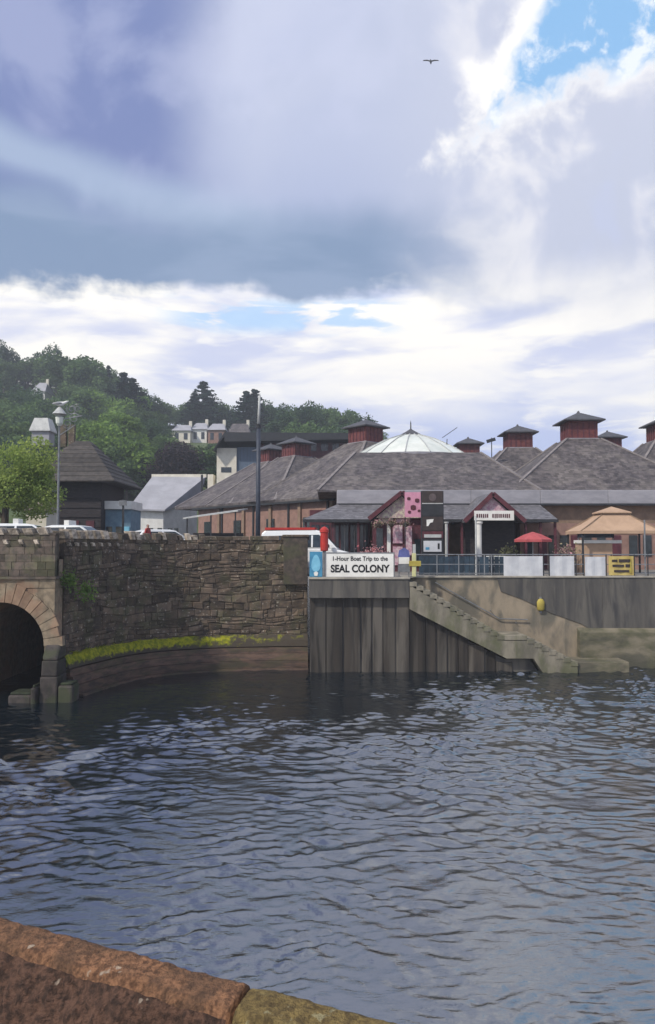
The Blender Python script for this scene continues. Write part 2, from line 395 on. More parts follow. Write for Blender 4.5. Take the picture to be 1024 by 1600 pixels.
# water
wm = bpy.data.materials.new('water'); wm.use_nodes = True
g = G(wm.node_tree); b = wm.node_tree.nodes['Principled BSDF']
tcn = g.new('ShaderNodeTexCoord'); mp = g.new('ShaderNodeMapping'); wm.node_tree.links.new(tcn.outputs['Object'], mp.inputs[0])
mp.inputs['Scale'].default_value = (.62, 1.25, 1)
b.inputs['Base Color'].default_value = (.003, .008, .013, 1); b.inputs['Roughness'].default_value = .02
b.inputs['IOR'].default_value = 3.7
h = g.add(g.noise(mp.outputs[0], 5.5, 3, .55, .6), g.mul(g.noise(mp.outputs[0], 15., 3, .6, .8), .45))
bn = g.new('ShaderNodeBump'); bn.inputs['Strength'].default_value = 1.0; bn.inputs['Distance'].default_value = .009
wm.node_tree.links.new(h, bn.inputs['Height']); wm.node_tree.links.new(bn.outputs[0], b.inputs['Normal'])

# ================================================================== SETTING
# ---- water: one sheet, finely rippled in the basin, coarse far out
def axis(lo, hi, step, far):
    a = list(np.arange(lo, hi, step)); s = step; p = lo; q = hi; L = []; H = []
    while p > -far: s *= 1.35; p -= s; L.append(p)
    s = step
    while q < far: H.append(q); s *= 1.35; q += s
    return np.array(L[::-1] + a + H)
gx = axis(-19, 21, .075, 210); gy_ = axis(8, 41, .055, 300)
gx = gx; gy_ = gy_[gy_ > -80]
X, Y = np.meshgrid(gx, gy_)
Z = np.zeros_like(X)
def lownoise(X, Y, n, lam, seed):
    r = np.random.default_rng(seed); o = np.zeros_like(X)
    for _ in range(n):
        t = r.uniform(0, 2*np.pi); k = 2*np.pi / (lam * r.uniform(.6, 1.7)); o += np.sin(k*(np.cos(t)*X + np.sin(t)*Y) + r.uniform(0, 6.28))
    return o / n**.5
wx = lownoise(X, Y, 6, 4, 1) * .22; wy = lownoise(X, Y, 8, 2.6, 2) * .20
amp = np.clip(.80 + .30 * lownoise(X, Y, 8, 9, 3) + .28 * lownoise(X, Y, 8, 2.4, 8), .15, 1.8)
near = np.clip((Y - 11) / 13, 0, 1)
ZB = np.zeros_like(X)
for i in range(46):                                     # chop of half a metre to a metre
    lam = .24 * (.95 / .24) ** nrg.uniform(0, 1); th = R(90) + nrg.normal(-.12, .46)
    ph = 2*np.pi/lam * (np.cos(th) * (X + wx) + np.sin(th) * (Y + wy)) + nrg.uniform(0, 6.28)
    Z += .0068 * lam ** .95 * (1.2 - 2.0 * np.abs(np.sin(ph/2)) ** 1.45)
for i in range(34):                                     # short ripples in all directions
    lam = .17 * (.36 / .17) ** nrg.uniform(0, 1); th = R(90) + nrg.normal(.1, .8)
    ph = 2*np.pi/lam * (np.cos(th) * (X + wx*.6) + np.sin(th) * (Y + wy*.6)) + nrg.uniform(0, 6.28)
    ZB += .0040 * lam * np.sin(ph)
rip = np.clip(.9 + .55 * lownoise(X, Y, 8, 3.5, 15), .15, 2.2)
Z = 1.3 * Z * (.34 + .88 * near) + ZB * rip * (1.7 - 1.2 * near)
sm_ = lambda t: np.clip(t, 0, 1)**2 * (3 - 2*np.clip(t, 0, 1))
amp *= 1 - .62 * sm_((Y - 21) / 10) * sm_((8 - X) / 10)          # sheltered below the walls
Z *= amp
fade = np.clip(1 - np.maximum(np.maximum(-20 - X, X - 22), np.maximum(6.5 - Y, Y - 42)) / 4, 0, 1)
Z *= fade
ny, nx = X.shape
me = bpy.data.meshes.new('water')
idx = np.arange(ny*nx).reshape(ny, nx)
q = np.stack([idx[:-1,:-1], idx[:-1,1:], idx[1:,1:], idx[1:,:-1]], -1).reshape(-1, 4)
me.vertices.add(ny*nx); me.vertices.foreach_set('co', np.stack([X, Y, Z], -1).astype(np.float32).ravel())
me.loops.add(q.size); me.loops.foreach_set('vertex_index', q.astype(np.int32).ravel())
me.polygons.add(len(q)); me.polygons.foreach_set('loop_start', np.arange(0, q.size, 4, dtype=np.int32)); me.polygons.foreach_set('use_smooth', np.ones(len(q), bool))
me.update(); me.validate()
me.materials.append(wm)
wo_ = bpy.data.objects.new('water', me); C.objects.link(wo_); tag(wo_, 'dark blue rippled harbour water', None, kind='structure')

# ---- curve of the rubble wall in plan
BRY = 31.0                                              # bridge face
BRX = xx(87, BRY)                                       # its right corner
ctrl = [(BRX + .03, 31.9), (xx(128, 33.2), 33.2), (xx(170, 35.1), 35.1), (xx(215, 36.8), 36.8), (xx(270, 38.0), 38.0), (xx(330, 38.8), 38.8), (xx(400, 39.3), 39.3), (xx(481, 39.5), 39.5)]
def catmull(P, n=12):
    out = []
    for i in range(len(P)-1):
        p0, p1, p2, p3 = (Vector(P[max(0, min(len(P)-1, j))]) for j in (i-1, i, i+1, i+2))
        for k in range(n):
            t = k/n
            out.append(.5*((2*p1) + (p2-p0)*t + (2*p0-5*p1+4*p2-p3)*t*t + (3*p1-p0-3*p2+p3)*t**3))
    out.append(Vector(P[-1])); return out
WC = catmull(ctrl); WS = [0]
for a, b_ in zip(WC, WC[1:]): WS.append(WS[-1] + (b_-a).length)
WL = WS[-1]
def wpos(s, off=0., z=0.):
    s = max(0, min(WL, s)); i = max(0, min(len(WC)-2, int(np.searchsorted(WS, s)) - 1))
    t = (s - WS[i]) / max(1e-6, WS[i+1]-WS[i]); p = WC[i].lerp(WC[i+1], t); d = (WC[i+1]-WC[i]).normalized()
    n = Vector((d.y, -d.x))                              # towards the water
    q = p + n*off; return Vector((q.x, q.y, z))
def wy_at(x):
    for a, b_ in zip(WC, WC[1:]):
        if a.x <= x <= b_.x: return a.y + (b_.y-a.y)*(x-a.x)/max(1e-6, b_.x-a.x)
    return None
QZ = 4.6                                                # quay level
QX0 = xx(483, 37.5); QX1 = xx(640, 37.5)                # front pier of the quay
WALLY = 39.4                                            # recessed quay wall to the right
def sstep(t): t = max(0, min(1, t)); return t*t*(3-2*t)
def gz(x): return QZ + 1.15 * sstep((-2.5 - x) / 8.5)
# ---- ground: one sheet from the quay edge to the horizon
cols = sorted(set([-300, -160, -90, -50, -30, -20, -15, BRX] + [p.x for p in WC] + [QX0 - .01, QX0 + .3, QX1, QX1 + .01, 12, 25, 60, 120, 300]))
rows = [0, .04, .12, .25, .45, .7, 1]
vs, fs = [], []
for x in cols:
    if x <= BRX: y0 = BRY + .35
    elif x < QX0: y0 = (wy_at(x) or 39.5) + .42
    elif x <= QX1: y0 = 37.5 + .3
    else: y0 = WALLY + .3
    for r in rows: vs.append((x, y0 + r*r*(425 - y0) + r*20*(1-r), gz(x) - .004))
nr = len(rows)
for i in range(len(cols)-1):
    for j in range(nr-1): fs.append((i*nr+j, (i+1)*nr+j, (i+1)*nr+j+1, i*nr+j+1))
gm = MB(); gm.add(vs, fs); tag(gm.build('ground', asphalt), 'grey asphalt ground behind the harbour edge', kind='structure')
pv = MB(); pv.add([(QX0+.4, 38.0, QZ+.004), (QX1+.3, 38.0, QZ+.004), (QX1+.3, WALLY+.5, QZ+.004), (120, WALLY+.5, QZ+.004), (120, 53, QZ+.004), (QX0+.4, 53, QZ+.004)], [(0,1,2,3,4,5)])
tag(pv.build('pavement', paving), 'pale paved promenade along the quay', kind='structure')
# ground under the camera
fg = MB(); fg.box(-40, 30, -40, .45, 2.0, 4.5); tag(fg.build('promenade', paving), 'pavement behind the red sandstone parapet', kind='structure')

# ---- hill
ridge_px = [(-700, 520), (-300, 555), (0, 596), (60, 606), (120, 612), (170, 628), (230, 660), (300, 666), (380, 668), (450, 676), (520, 686), (600, 702), (700, 740), (800, 790), (1000, 830), (1400, 845)]
RY = 235.; HY0 = 104.
rX = [xx(p, RY) for p, _ in ridge_px]; rZ = [zz(q_, RY) for _, q_ in ridge_px]
def hillz(x, y):
    zr = np.interp(x, rX, rZ); t = (y - HY0) / (RY - HY0)
    if t <= 0: return 4.0 + t*4
    b_ = 1.1 * math.sin(x*.09 + 1) * math.sin(y*.07) * min(1, t*3)
    return 4.2 + (zr - 4.2) * (min(1, t) ** .72 if t < 1 else 1) + b_ - max(0, t-1)*2
hx = np.linspace(-260, 190, 120); hy = np.linspace(98, 420, 90); vs = []; fs = []
for y in hy:
    for x in hx: vs.append((x, y, hillz(x, y)))
for j in range(len(hy)-1):
    for i in range(len(hx)-1):
        a = j*len(hx)+i; fs.append((a, a+1, a+1+len(hx), a+len(hx)))
hm = MB(); hm.add(vs, fs); tag(hm.build('hill', hillg, smooth=True), 'green hillside behind the town', kind='structure')
def hillhit(px, py):
    for y in np.arange(HY0, RY + 1, 1.):
        p = at(px, py, y)
        if hillz(p.x, y) >= p.z: return Vector((p.x, y, hillz(p.x, y)))
    p = at(px, py, RY - 2); return Vector((p.x, RY-2, hillz(p.x, RY-2)))

# ================================================================== BRIDGE
ARX = xx(4, BRY); AR = 1.78; AZ = zz(940, BRY) - AR
STR = zz(905, BRY); PTOP = 6.84
bridge = thing('stone_bridge', 'old stone bridge with round arch and crenellated parapet at left edge', 'bridge', (ARX, BRY + 4, 0))
BXL = ARX - 9.0
mb = MB(); n = 20
xs = [BXL, ARX - AR] + [ARX - AR*math.cos(math.pi*k/n) for k in range(1, n)] + [ARX + AR, BRX]
def arch_z(x):
    d = abs(x - ARX); return AZ + math.sqrt(max(0, AR*AR - d*d)) if d < AR else -1.2
BACK = BRY + 11
vs, fs = [], []
for i in range(len(xs)-1):
    xa, xb = xs[i], xs[i+1]; inside = abs((xa+xb)/2 - ARX) < AR
    za = arch_z(xa) if inside else -1.2; zb = arch_z(xb) if inside else -1.2
    if inside and abs(xa - (ARX-AR)) < 1e-6: za = AZ
    if inside and abs(xb - (ARX+AR)) < 1e-6: zb = AZ
    o = len(vs)
    vs += [(xa, BRY, za), (xb, BRY, zb), (xb, BRY, 5.6), (xa, BRY, 5.6), (xa, BACK, za), (xb, BACK, zb), (xb, BACK, 5.6), (xa, BACK, 5.6)]
    fs += [(o, o+1, o+2, o+3), (o+5, o+4, o+7, o+6)]
    if inside: fs.append((o+1, o, o+4, o+5))
    fs.append((o+3, o+2, o+6, o+7))
for x in (ARX-AR, ARX+AR):
    o = len(vs); vs += [(x, BRY, -1.2), (x, BACK, -1.2), (x, BACK, AZ), (x, BRY, AZ)]; fs.append((o, o+1, o+2, o+3))
o = len(vs); vs += [(BRX, BRY, -1.2), (BRX, BACK, -1.2), (BRX, BACK, 5.6), (BRX, BRY, 5.6)]; fs.append((o, o+1, o+2, o+3))
o = len(vs); vs += [(ARX-AR-.5, BACK+.4, -1.2), (ARX+AR+.5, BACK+.4, -1.2), (ARX+AR+.5, BACK+.4, 5), (ARX-AR-.5, BACK+.4, 5)]; fs.append((o, o+1, o+2, o+3))
mb.v = vs; mb.f = fs; mb.build('spandrel', sandstone, bridge)
# voussoirs
RING = .66
nv = 19
for k in range(nv):
    t0, t1 = math.pi*k/nv + .006, math.pi*(k+1)/nv - .006
    ro = AR + RING + rng.uniform(-.04, .12)
    poly = [(ARX - AR*.985*math.cos(t), AZ + AR*.985*math.sin(t)) for t in (t0, (t0+t1)/2, t1)] + [(ARX - ro*math.cos(t), AZ + ro*math.sin(t)) for t in (t1, t0)]
    poly = [(x, min(z, STR - .02)) for x, z in poly]
    MB().prism(poly, BRY - .045 - rng.uniform(0, .02), BRY + .25).build('voussoir', sandstone, bridge)
# ashlar of the spandrel and jambs
z = -0.3
while z < STR - .05:
    hgt = min(.34, STR - .012 - z); x = BXL + rng.uniform(.1, .5)
    while x < BRX - .02:
        w = rng.uniform(.42, .75); x1 = min(x + w, BRX + .02)
        if BRX - x1 < .18: x1 = BRX + .02
        cx0, cx1 = x, x1
        ok = True
        if z > AZ - .05:
            if min(math.hypot(px_ - ARX, pz_ - AZ) for px_ in (cx0, cx1, min(max(ARX, cx0), cx1)) for pz_ in (z, z+hgt)) < AR + RING*.93: ok = False
        else:
            if not (cx1 < ARX - AR or cx0 > ARX + AR):
                if cx0 < ARX - AR < cx1: cx1 = ARX - AR + .02
                elif cx0 < ARX + AR < cx1: cx0 = ARX + AR - .02
                else: ok = False
        if ok and cx1 - cx0 > .1 and cx1 > -17:
            MB().box(cx0 + .008, cx1 - .008, BRY - rng.uniform(.02, .04), BRY + .2, z + .008, z + hgt - .004).build('ashlar_block', sandstone if z > .9 else stone_low, bridge)
        x = x1
    z += hgt
MB().box(BXL, BRX + .06, BRY - .10, BRY + .5, STR, STR + .11).build('string_course', pinkstone, bridge)
# parapet of the bridge
pp = thing('bridge_parapet', 'dark weathered stone parapet with pale slanted coping stones above the arch', 'parapet', (ARX, BRY + .2, STR))
MB().box(BXL, BRX, BRY - .02, BRY + .42, STR + .11, PTOP - .24).build('core', mortar, pp)
z = STR + .115
while z < PTOP - .26:
    hgt = rng.uniform(.24, .33); hgt = min(hgt, PTOP - .25 - z); x = BXL + rng.uniform(0, .4)
    if hgt < .1: break
    while x < BRX:
        x1 = min(x + rng.uniform(.3, .62), BRX + .015)
        if x1 > -16.5: MB().box(x + .008, x1 - .008, BRY - .02 - rng.uniform(.015, .05), BRY + .2, z + .007, z + hgt - .007).build('stone', pinkstone, pp)
        x = x1
    z += hgt
def slab(p, dirv, w, h, dpt, lean, mat, parent, name='coping_stone'):
    """coping slab leaning along the wall"""
    d = Vector((dirv[0], dirv[1], 0)).normalized(); nrm = Vector((d.y, -d.x, 0)); m = MB(); vs = []
    for a, zz_ in ((-w/2, 0), (w/2, 0), (w/2 + lean*h, h), (-w/2 + lean*h, h)):
        for s_ in (1, -1):
            vs.append(Vector(p) + d*a + nrm*(dpt/2*s_) + Vector((0,0,zz_ + (0.03*(s_ < 0) if zz_ else 0))))
    m.add(vs, [(0,2,4,6),(7,5,3,1),(0,1,3,2),(2,3,5,4),(4,5,7,6),(6,7,1,0)])
    return m.build(name, mat, parent, bevel=.012)
x = -16.2
while x < BRX - .1:
    slab((x, BRY + .19, PTOP - .24), (1, 0), .38, rng.uniform(.24, .34), .58, -.5, cope_stone, pp); x += .60
MB().box(BXL, BRX + .03, BRY - .06, BRY + .46, PTOP - .24, PTOP - .17).build('coping_course', pinkstone, pp)
x = -16.0
while x < BRX - .1:
    slab((x, BRY - .07, PTOP - .62), (1, 0), .16, .17, .16, -.5, cope_stone, pp, 'corbel'); x += .62
# plinth and cutwater at the arch foot
foot_stone = pm('shadow_dark_stone', (.060,.050,.046), .75, (.026,.023,.022), scale=3, bump=.6, stain=(.035,.045,.018), stain_amt=.7, stain_scale=1.2, rnd=.25)  # base colour darkened for the shadow at the arch foot; green stain is moss
ct = thing('buttress', 'sloping dark stone buttress at the foot of the bridge corner', 'buttress', (BRX - .05, BRY, 0))
def wedge(x0, x1, prof):
    m = MB(); n = len(prof); vs = [(x0, y, z) for y, z in prof] + [(x1, y, z) for y, z in prof]
    m.add(vs, [tuple(range(n)), tuple(range(2*n-1, n-1, -1))] + [(i, i+n, (i+1)%n+n, (i+1)%n) for i in range(n)]); return m
wedge(BRX - .36, BRX + .34, [(BRY + .6, -1), (BRY - .62, -1), (BRY - .52, 1.0), (BRY + .6, 1.0)]).build('lower_course', foot_stone, ct, bevel=.06)
wedge(BRX - .33, BRX + .31, [(BRY + .6, 1.005), (BRY - .50, 1.005), (BRY - .42, 1.62), (BRY + .6, 1.62)]).build('upper_course', foot_stone, ct, bevel=.06)
wedge(BRX - .33, BRX + .31, [(BRY + .6, 1.625), (BRY - .44, 1.625), (BRY - .36, 1.80), (BRY - .05, 2.22), (BRY + .6, 2.45)]).build('sloping_cap', foot_stone, ct, bevel=.10)
pl = thing('bridge_footing', 'low dark mossy stone footing in the water beside the arch', 'footing', (BRX - .6, BRY - .3, 0))
for x0, x1, y0, z1 in ((ARX + AR - 1.2, ARX + AR - .28, -.62, .30), (ARX + AR - .26, BRX - .40, -.80, .62), (BRX + .37, BRX + .95, -.55, .66)):
    MB().box(x0, x1, BRY + y0, BRY + .35, -1, z1).build('block', foot_stone, pl, bevel=.08)
    MB().box(x0 + .06, x1 - .05, BRY + y0 + .08, BRY + .3, z1 - .01, z1 + .10).build('moss_cap', mossdark, pl, bevel=.05)

# ================================================================== CURVED RUBBLE WALL
wallr = thing('harbour_wall', 'tall curved dark rubble stone wall with yellow moss ledge', 'stone wall', tuple(wpos(WL*.5, 0, 0)))
def wall_top(s): return 6.30 if s < WL*.42 else 6.22
NS = 60
def strip(prof, s0=0., s1=WL, n=NS):
    """profile [(offset, z)] swept along the wall"""
    m = MB(); k = len(prof); vs = []; fs = []
    for i in range(n+1):
        s = s0 + (s1-s0)*i/n
        for o, z in prof: vs.append(wpos(s, o, z))
    for i in range(n):
        for j in range(k): fs.append((i*k+j, (i+1)*k+j, (i+1)*k+(j+1)%k, i*k+(j+1)%k))
    fs += [tuple(range(k)), tuple(n*k+j for j in range(k))[::-1]]
    m.add(vs, fs); return m
strip([(0, -1), (0, 6.46), (-.42, 6.46), (-.42, -1)]).build('core', mortar, wallr)
stones = []
z = 1.55
while z < 6.42:
    hgt = rng.choice([.16, .21, .27, .34, .40]); hgt = min(hgt, 6.47 - z)
    if hgt < .09: break
    s = -rng.uniform(0, .3)
    while s < WL - .05:
        w = rng.uniform(.2, .8) * (1.1 if hgt > .25 else 1); a, e = max(0, s), min(WL, s + w)
        if e - a > .08:
            if hgt > .26 and w < .5 and rng.random() < .55:
                zm = z + hgt*rng.uniform(.4, .6); stones.append((a + .01, e - .01, z + .01, zm - .008)); stones.append((a + .01, e - .01, zm + .008, z + hgt - .01))
            else: stones.append((a + .01, e - .01, z + .01 + rng.uniform(0, .02), z + hgt - .01 + rng.uniform(-.02, .02)))
        s += w
    z += hgt
stones.sort(key=lambda t: -(t[1]-t[0])*(t[3]-t[2]))
def stone_geo(m, t):
    a, e, z0, z1 = t; u_ = lambda s_, z_: z_ + min(1, (z_ - 1.5)*1.5, (6.47 - z_)*1.5) * (.07*math.sin(1.1*s_ + z_*1.7) + .045*math.sin(2.7*s_ + 4*z_))
    wq = lambda s_, o_, z_: wpos(s_, o_, u_(s_, z_)); p = rng.uniform(.012, .065); iv = rng.uniform(.02, .05)
    j = lambda k=.026: rng.uniform(-k, k)
    bk = [wq(a, -.03, z0), wq(e, -.03, z0), wq(e, -.03, z1), wq(a, -.03, z1)]
    md = [wq(a, p*.5, z0 + j()), wq(e, p*.5, z0 + j()), wq(e, p*.5, z1 + j()), wq(a, p*.5, z1 + j())]
    fr = [wq(a+iv, p + j(), z0+iv), wq(e-iv, p + j(), z0+iv+j()), wq(e-iv, p + j(), z1-iv), wq(a+iv, p + j(), z1-iv+j())]
    m.add(bk + md + fr, [(8,9,10,11)] + [(i, (i+1)%4, (i+1)%4+4, i+4) for i in range(4)] + [(i+4, (i+1)%4+4, (i+1)%4+8, i+8) for i in range(4)])
for t in stones[:295]:
    m = MB(); stone_geo(m, t); m.build('stone', stone_dark, wallr)
m = MB()
for t in stones[295:]: stone_geo(m, t)
tag(m.build('small_stones', stone_dark, wallr), kind='stuff')
# cope of the wall: slanted slabs near the bridge, rough upright stones further on
s = .15
while s < WL - .2:
    p = wpos(s, -.2, 6.46); d = wpos(s+.1) - wpos(s-.1)
    if s < WL*.30:
        slab(p, d, .38, rng.uniform(.28, .40), .6, -.5, cope_stone, wallr); s += .60
    elif s < WL*.62:
        slab(p, d, rng.uniform(.14, .28), rng.uniform(.2, .4), .5, rng.uniform(-.5, .1), cope_stone if rng.random() < .5 else pinkstone, wallr); s += rng.uniform(.24, .4)
    else:
        w = rng.uniform(.5, .85); slab(p, d, w, rng.uniform(.14, .2), .56, 0, stone_dark, wallr); s += w + .02
# corbels, pale streaks of mortar
s = .3
while s < WL*.32:
    p = wpos(s, .06, 6.14); d = wpos(s+.1) - wpos(s-.1); slab(p, d, .17, .15, .16, -.5, cope_stone, wallr, 'corbel'); s += .6
# end pier
pc = wpos(WL - .62, -.05)
pd = (wpos(WL-.1) - wpos(WL-.9)).normalized(); pn = Vector((pd.y, -pd.x, 0))
MB().obox((pc.x, pc.y), pd, pn, .62, .32, 4.2, 6.62).build('end_pier', pinkstone, wallr, bevel=.03)
MB().obox((pc.x, pc.y), pd, pn, .68, .38, 6.622, 6.74).build('pier_cap', stone_dark, wallr, bevel=.03)
# moss ledge and tidal toe courses
prof = [(-.02, 1.70), (.10, 1.60), (.24, 1.40), (.34, 1.10), (-.02, 1.06)]
strip(prof, 0, WL).build('mossy_ledge', mossm, wallr)
for a, b_, z0, z1 in ((.36, .40, .78, 1.05), (.52, .57, .44, .77), (.72, .78, .10, .43), (.98, 1.1, -.7, .09)):
    strip([(-.02, z1), (a, z1), (b_, z0), (-.02, z0)]).build('toe_course', stone_low, wallr)
# moss tufts
def leafcloud(pts, size, nrm=None, seed=0):
    r = np.random.default_rng(seed); n = len(pts)
    a = r.normal(size=(n, 3)); a /= np.linalg.norm(a, axis=1)[:, None]
    b_ = r.normal(size=(n, 3)); b_ -= a*(a*b_).sum(1)[:, None]; b_ /= np.linalg.norm(b_, axis=1)[:, None]
    s = (size * r.uniform(.6, 1.35, n))[:, None]
    v = np.stack([pts - a*s*.5, pts - b_*s*.32, pts + a*s*.5, pts + b_*s*.32], 1).reshape(-1, 3)
    me = bpy.data.meshes.new('leaves'); k = len(v)
    me.vertices.add(k); me.vertices.foreach_set('co', v.astype(np.float32).ravel())
    me.loops.add(k); me.loops.foreach_set('vertex_index', np.arange(k, dtype=np.int32))
    me.polygons.add(n); me.polygons.foreach_set('loop_start', np.arange(0, k, 4, dtype=np.int32)); me.update(); return me
lf_moss = leafmat('moss_tuft', (.36,.37,.03), (.14,.19,.02), .3, 0)
pts = []
for _ in range(4200):
    s = abs(rng.gauss(0, .30)) * WL
    if s > WL*.8: continue
    t = rng.random()*.75; o = -.01 + .30*t**.8; z = 1.70 - .6*t + rng.uniform(-.06, .05)
    if math.sin(s*5.1)*math.sin(s*1.7 + t*4) + rng.uniform(-.6, .6) > .2: continue
    p = wpos(s, o + rng.uniform(0, .05), z); pts.append(p)
mt = part('moss_tuft', leafcloud(np.array([tuple(p) for p in pts]) - np.array(tuple(wallr.location)), .06, seed=3), lf_moss, wallr); tag(mt, kind='stuff')
# plants rooted in the corner by the bridge
for c_, n_, r_, lb_ in (((BRX+.35, 31.75, 4.75), 300, .30, 'green plant rooted high in the corner of bridge and rubble wall'), ((BRX+.85, 32.3, 4.3), 280, .36, 'low spreading plant on the rubble wall right of the bridge corner')):
    P_ = np.array([(rng.gauss(0, r_*.6), rng.gauss(-.1, .13), rng.gauss(0, r_*.6)) for _ in range(n_)])
    t = thing('wall_plant', lb_, 'plant', c_); part('foliage', leafcloud(P_, .12, seed=n_), lf_bright, t); part('stem', MB().tube([(0, .3, -.1), (0, 0, 0), (.1, -.1, .15)], [.03, .02, .008], 5).mesh('stem'), barkm, t)

# ================================================================== QUAY
quay = thing('quay_wall', 'concrete quay front with pale edge beam above dark vertical piles', 'quay wall', (QX0 + 2.4, 38.2, 0))
MB().box(QX0, QX1, 37.5, 38.6, 3.62, QZ - .06).build('edge_beam', conc_dark, quay, bevel=.03)
MB().box(QX0 - .03, QX1 + .03, 37.44, 38.6, QZ - .058, QZ + .03).build('edge_kerb', conc_edge, quay, bevel=.015)
MB().box(QX0 + .05, QX1 + .02, 37.93, 39.35, -1.2, 3.62).build('back_wall', conc_dark, quay)
MB().prism([(QX1 + .03, -1.2), (QX1 + .03, zz(956, 37.5)), (xx(790, 37.5), zz(1032, 37.5)), (xx(830, 37.5), zz(1032, 37.5)), (xx(866, 37.5), -1.2)], 37.93, 39.36).build('back_wall', conc_dark, quay)
x = QX0 + .04; k = 0
while x < 9.2:
    w = rng.choice([.46, .60, .78]); top = 3.62 if x + w < QX1 else 3.62 - max(0, (x + w - QX1)) * .62
    if top > .2: MB().box(x, x + w, 37.82 + rng.uniform(0, .06), 38.04, -1.2, top - .004).build('pile', conc_pile, quay, bevel=.03)
    x += w + rng.choice([.02, .04, .09]); k += 1
# right wall
qw = thing('quay_wall', 'long concrete quay wall right of the steps, dark above a pale algae toe', 'quay wall', (12, WALLY, 0))
LXs = xx(776, WALLY)
DX1 = xx(940, WALLY)
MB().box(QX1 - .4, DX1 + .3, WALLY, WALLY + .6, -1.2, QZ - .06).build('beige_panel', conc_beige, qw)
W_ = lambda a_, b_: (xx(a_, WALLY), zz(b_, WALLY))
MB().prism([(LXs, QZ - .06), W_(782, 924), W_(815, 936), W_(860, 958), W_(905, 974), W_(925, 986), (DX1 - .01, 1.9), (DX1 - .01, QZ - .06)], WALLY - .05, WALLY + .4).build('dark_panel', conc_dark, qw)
x = DX1
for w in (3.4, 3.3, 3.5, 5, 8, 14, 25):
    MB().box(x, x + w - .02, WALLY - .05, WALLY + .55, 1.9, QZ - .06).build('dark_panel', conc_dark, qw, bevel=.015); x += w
m = MB(); m.add([(xx(900, WALLY), WALLY + .02, 2.02), (xx(900, WALLY), WALLY - .42, 1.80), (xx(900, WALLY), WALLY - .50, -1.2), (xx(900, WALLY), WALLY + .02, -1.2)] + [(60, WALLY + .02, 2.02), (60, WALLY - .42, 1.80), (60, WALLY - .50, -1.2), (60, WALLY + .02, -1.2)],
      [(0,1,2,3), (7,6,5,4), (0,4,5,1), (1,5,6,2), (2,6,7,3), (3,7,4,0)]); m.build('toe', conc_algae, qw)
MB().box(QX1 - .2, 80, WALLY - .10, WALLY + .6, QZ - .058, QZ + .03).build('edge_kerb', conc_edge, qw, bevel=.015)

# steps
st = thing('quay_steps', 'concrete steps descending along the quay wall to the water', 'steps', (QX1, 38.4, 0))
SX0, SX1, SX2, SX3, SX4 = QX1, xx(786, 37.5), xx(822, 37.5), xx(900, 37.5), xx(982, 37.5)
ZL, ZP = zz(993, 37.5), zz(1034, 37.5)
YF, YB = 37.5, 39.37
n1, n2 = 14, 7
for k in range(n1):
    xa, xb = SX0 + (SX1-SX0)*k/n1, SX0 + (SX1-SX0)*(k+1)/n1; zt = QZ - (QZ-ZL)*(k+1)/(n1+0); zt = max(zt, ZL + .004)
    MB().box(xa + .002, xb + .03, YF - .03, YB, zt - .21, zt).build('step', conc_step, st, bevel=.012)
MB().box(SX1 + .035, SX2, YF - .03, YB, ZL - .22, ZL).build('landing', conc_step, st, bevel=.02)
for k in range(n2):
    xa, xb = SX2 + (SX3-SX2)*k/n2, SX2 + (SX3-SX2)*(k+1)/n2; zt = ZL - (ZL-ZP)*(k+1)/n2
    MB().box(xa + .002, xb + .03, YF - .03, YB, zt - .22, zt).build('step', conc_step, st, bevel=.012)
MB().box(SX3 + .035, SX4, YF + .1, YB, -1, ZP - .02).build('lower_platform', conc_algae, st, bevel=.05)
ds = (QZ-ZL)/n1
fl = MB(); fl.prism([(SX0 + .01, QZ - .35), (SX1, ZL - .25), (SX2, ZL - .25), (SX3, ZP - .25), (SX3 + .02, -1), (xx(868, 37.5), -1), (xx(832, 37.5), zz(1029, 37.5)), (xx(790, 37.5), zz(1029, 37.5)), (SX0 + .01, zz(952, 37.5))], YF, YB - .03)
fl.build('stair_flight', conc_step, st)
hr = MB(); hr.tube([(SX0 + 1.5, WALLY - .14, QZ - .30), (SX1 + .2, WALLY - .14, ZL + .65), (SX2 + .5, WALLY - .14, ZL + .6)], .03, 6)
hr.build('handrail', greym, st)
for k in range(4):
    a = Vector((SX0 + 1.7 + k*1.3, WALLY, QZ - .42 - k*.64)); MB().bar(a + Vector((0, .02, 0)), a + Vector((0, -.16, 0)), .035).build('rail_bracket', greym, st)
# yellow fitting on the wall
p = at(845, 945, WALLY - .1)
lb = thing('lifebuoy_case', 'yellow lifebuoy case fixed to the dark quay wall', 'lifebuoy case', tuple(p))
MB().lathe(p + Vector((0, -.02, -.30)), [(.10, 0), (.19, .08), (.20, .45), (.12, .58), (.02, .62)], 14, 1, .55).build('case', yelp, lb, smooth=True)
MB().box(p.x - .06, p.x + .06, p.y + .02, p.y + .06, p.z - .42, p.z + .40).build('bracket', greym, lb)

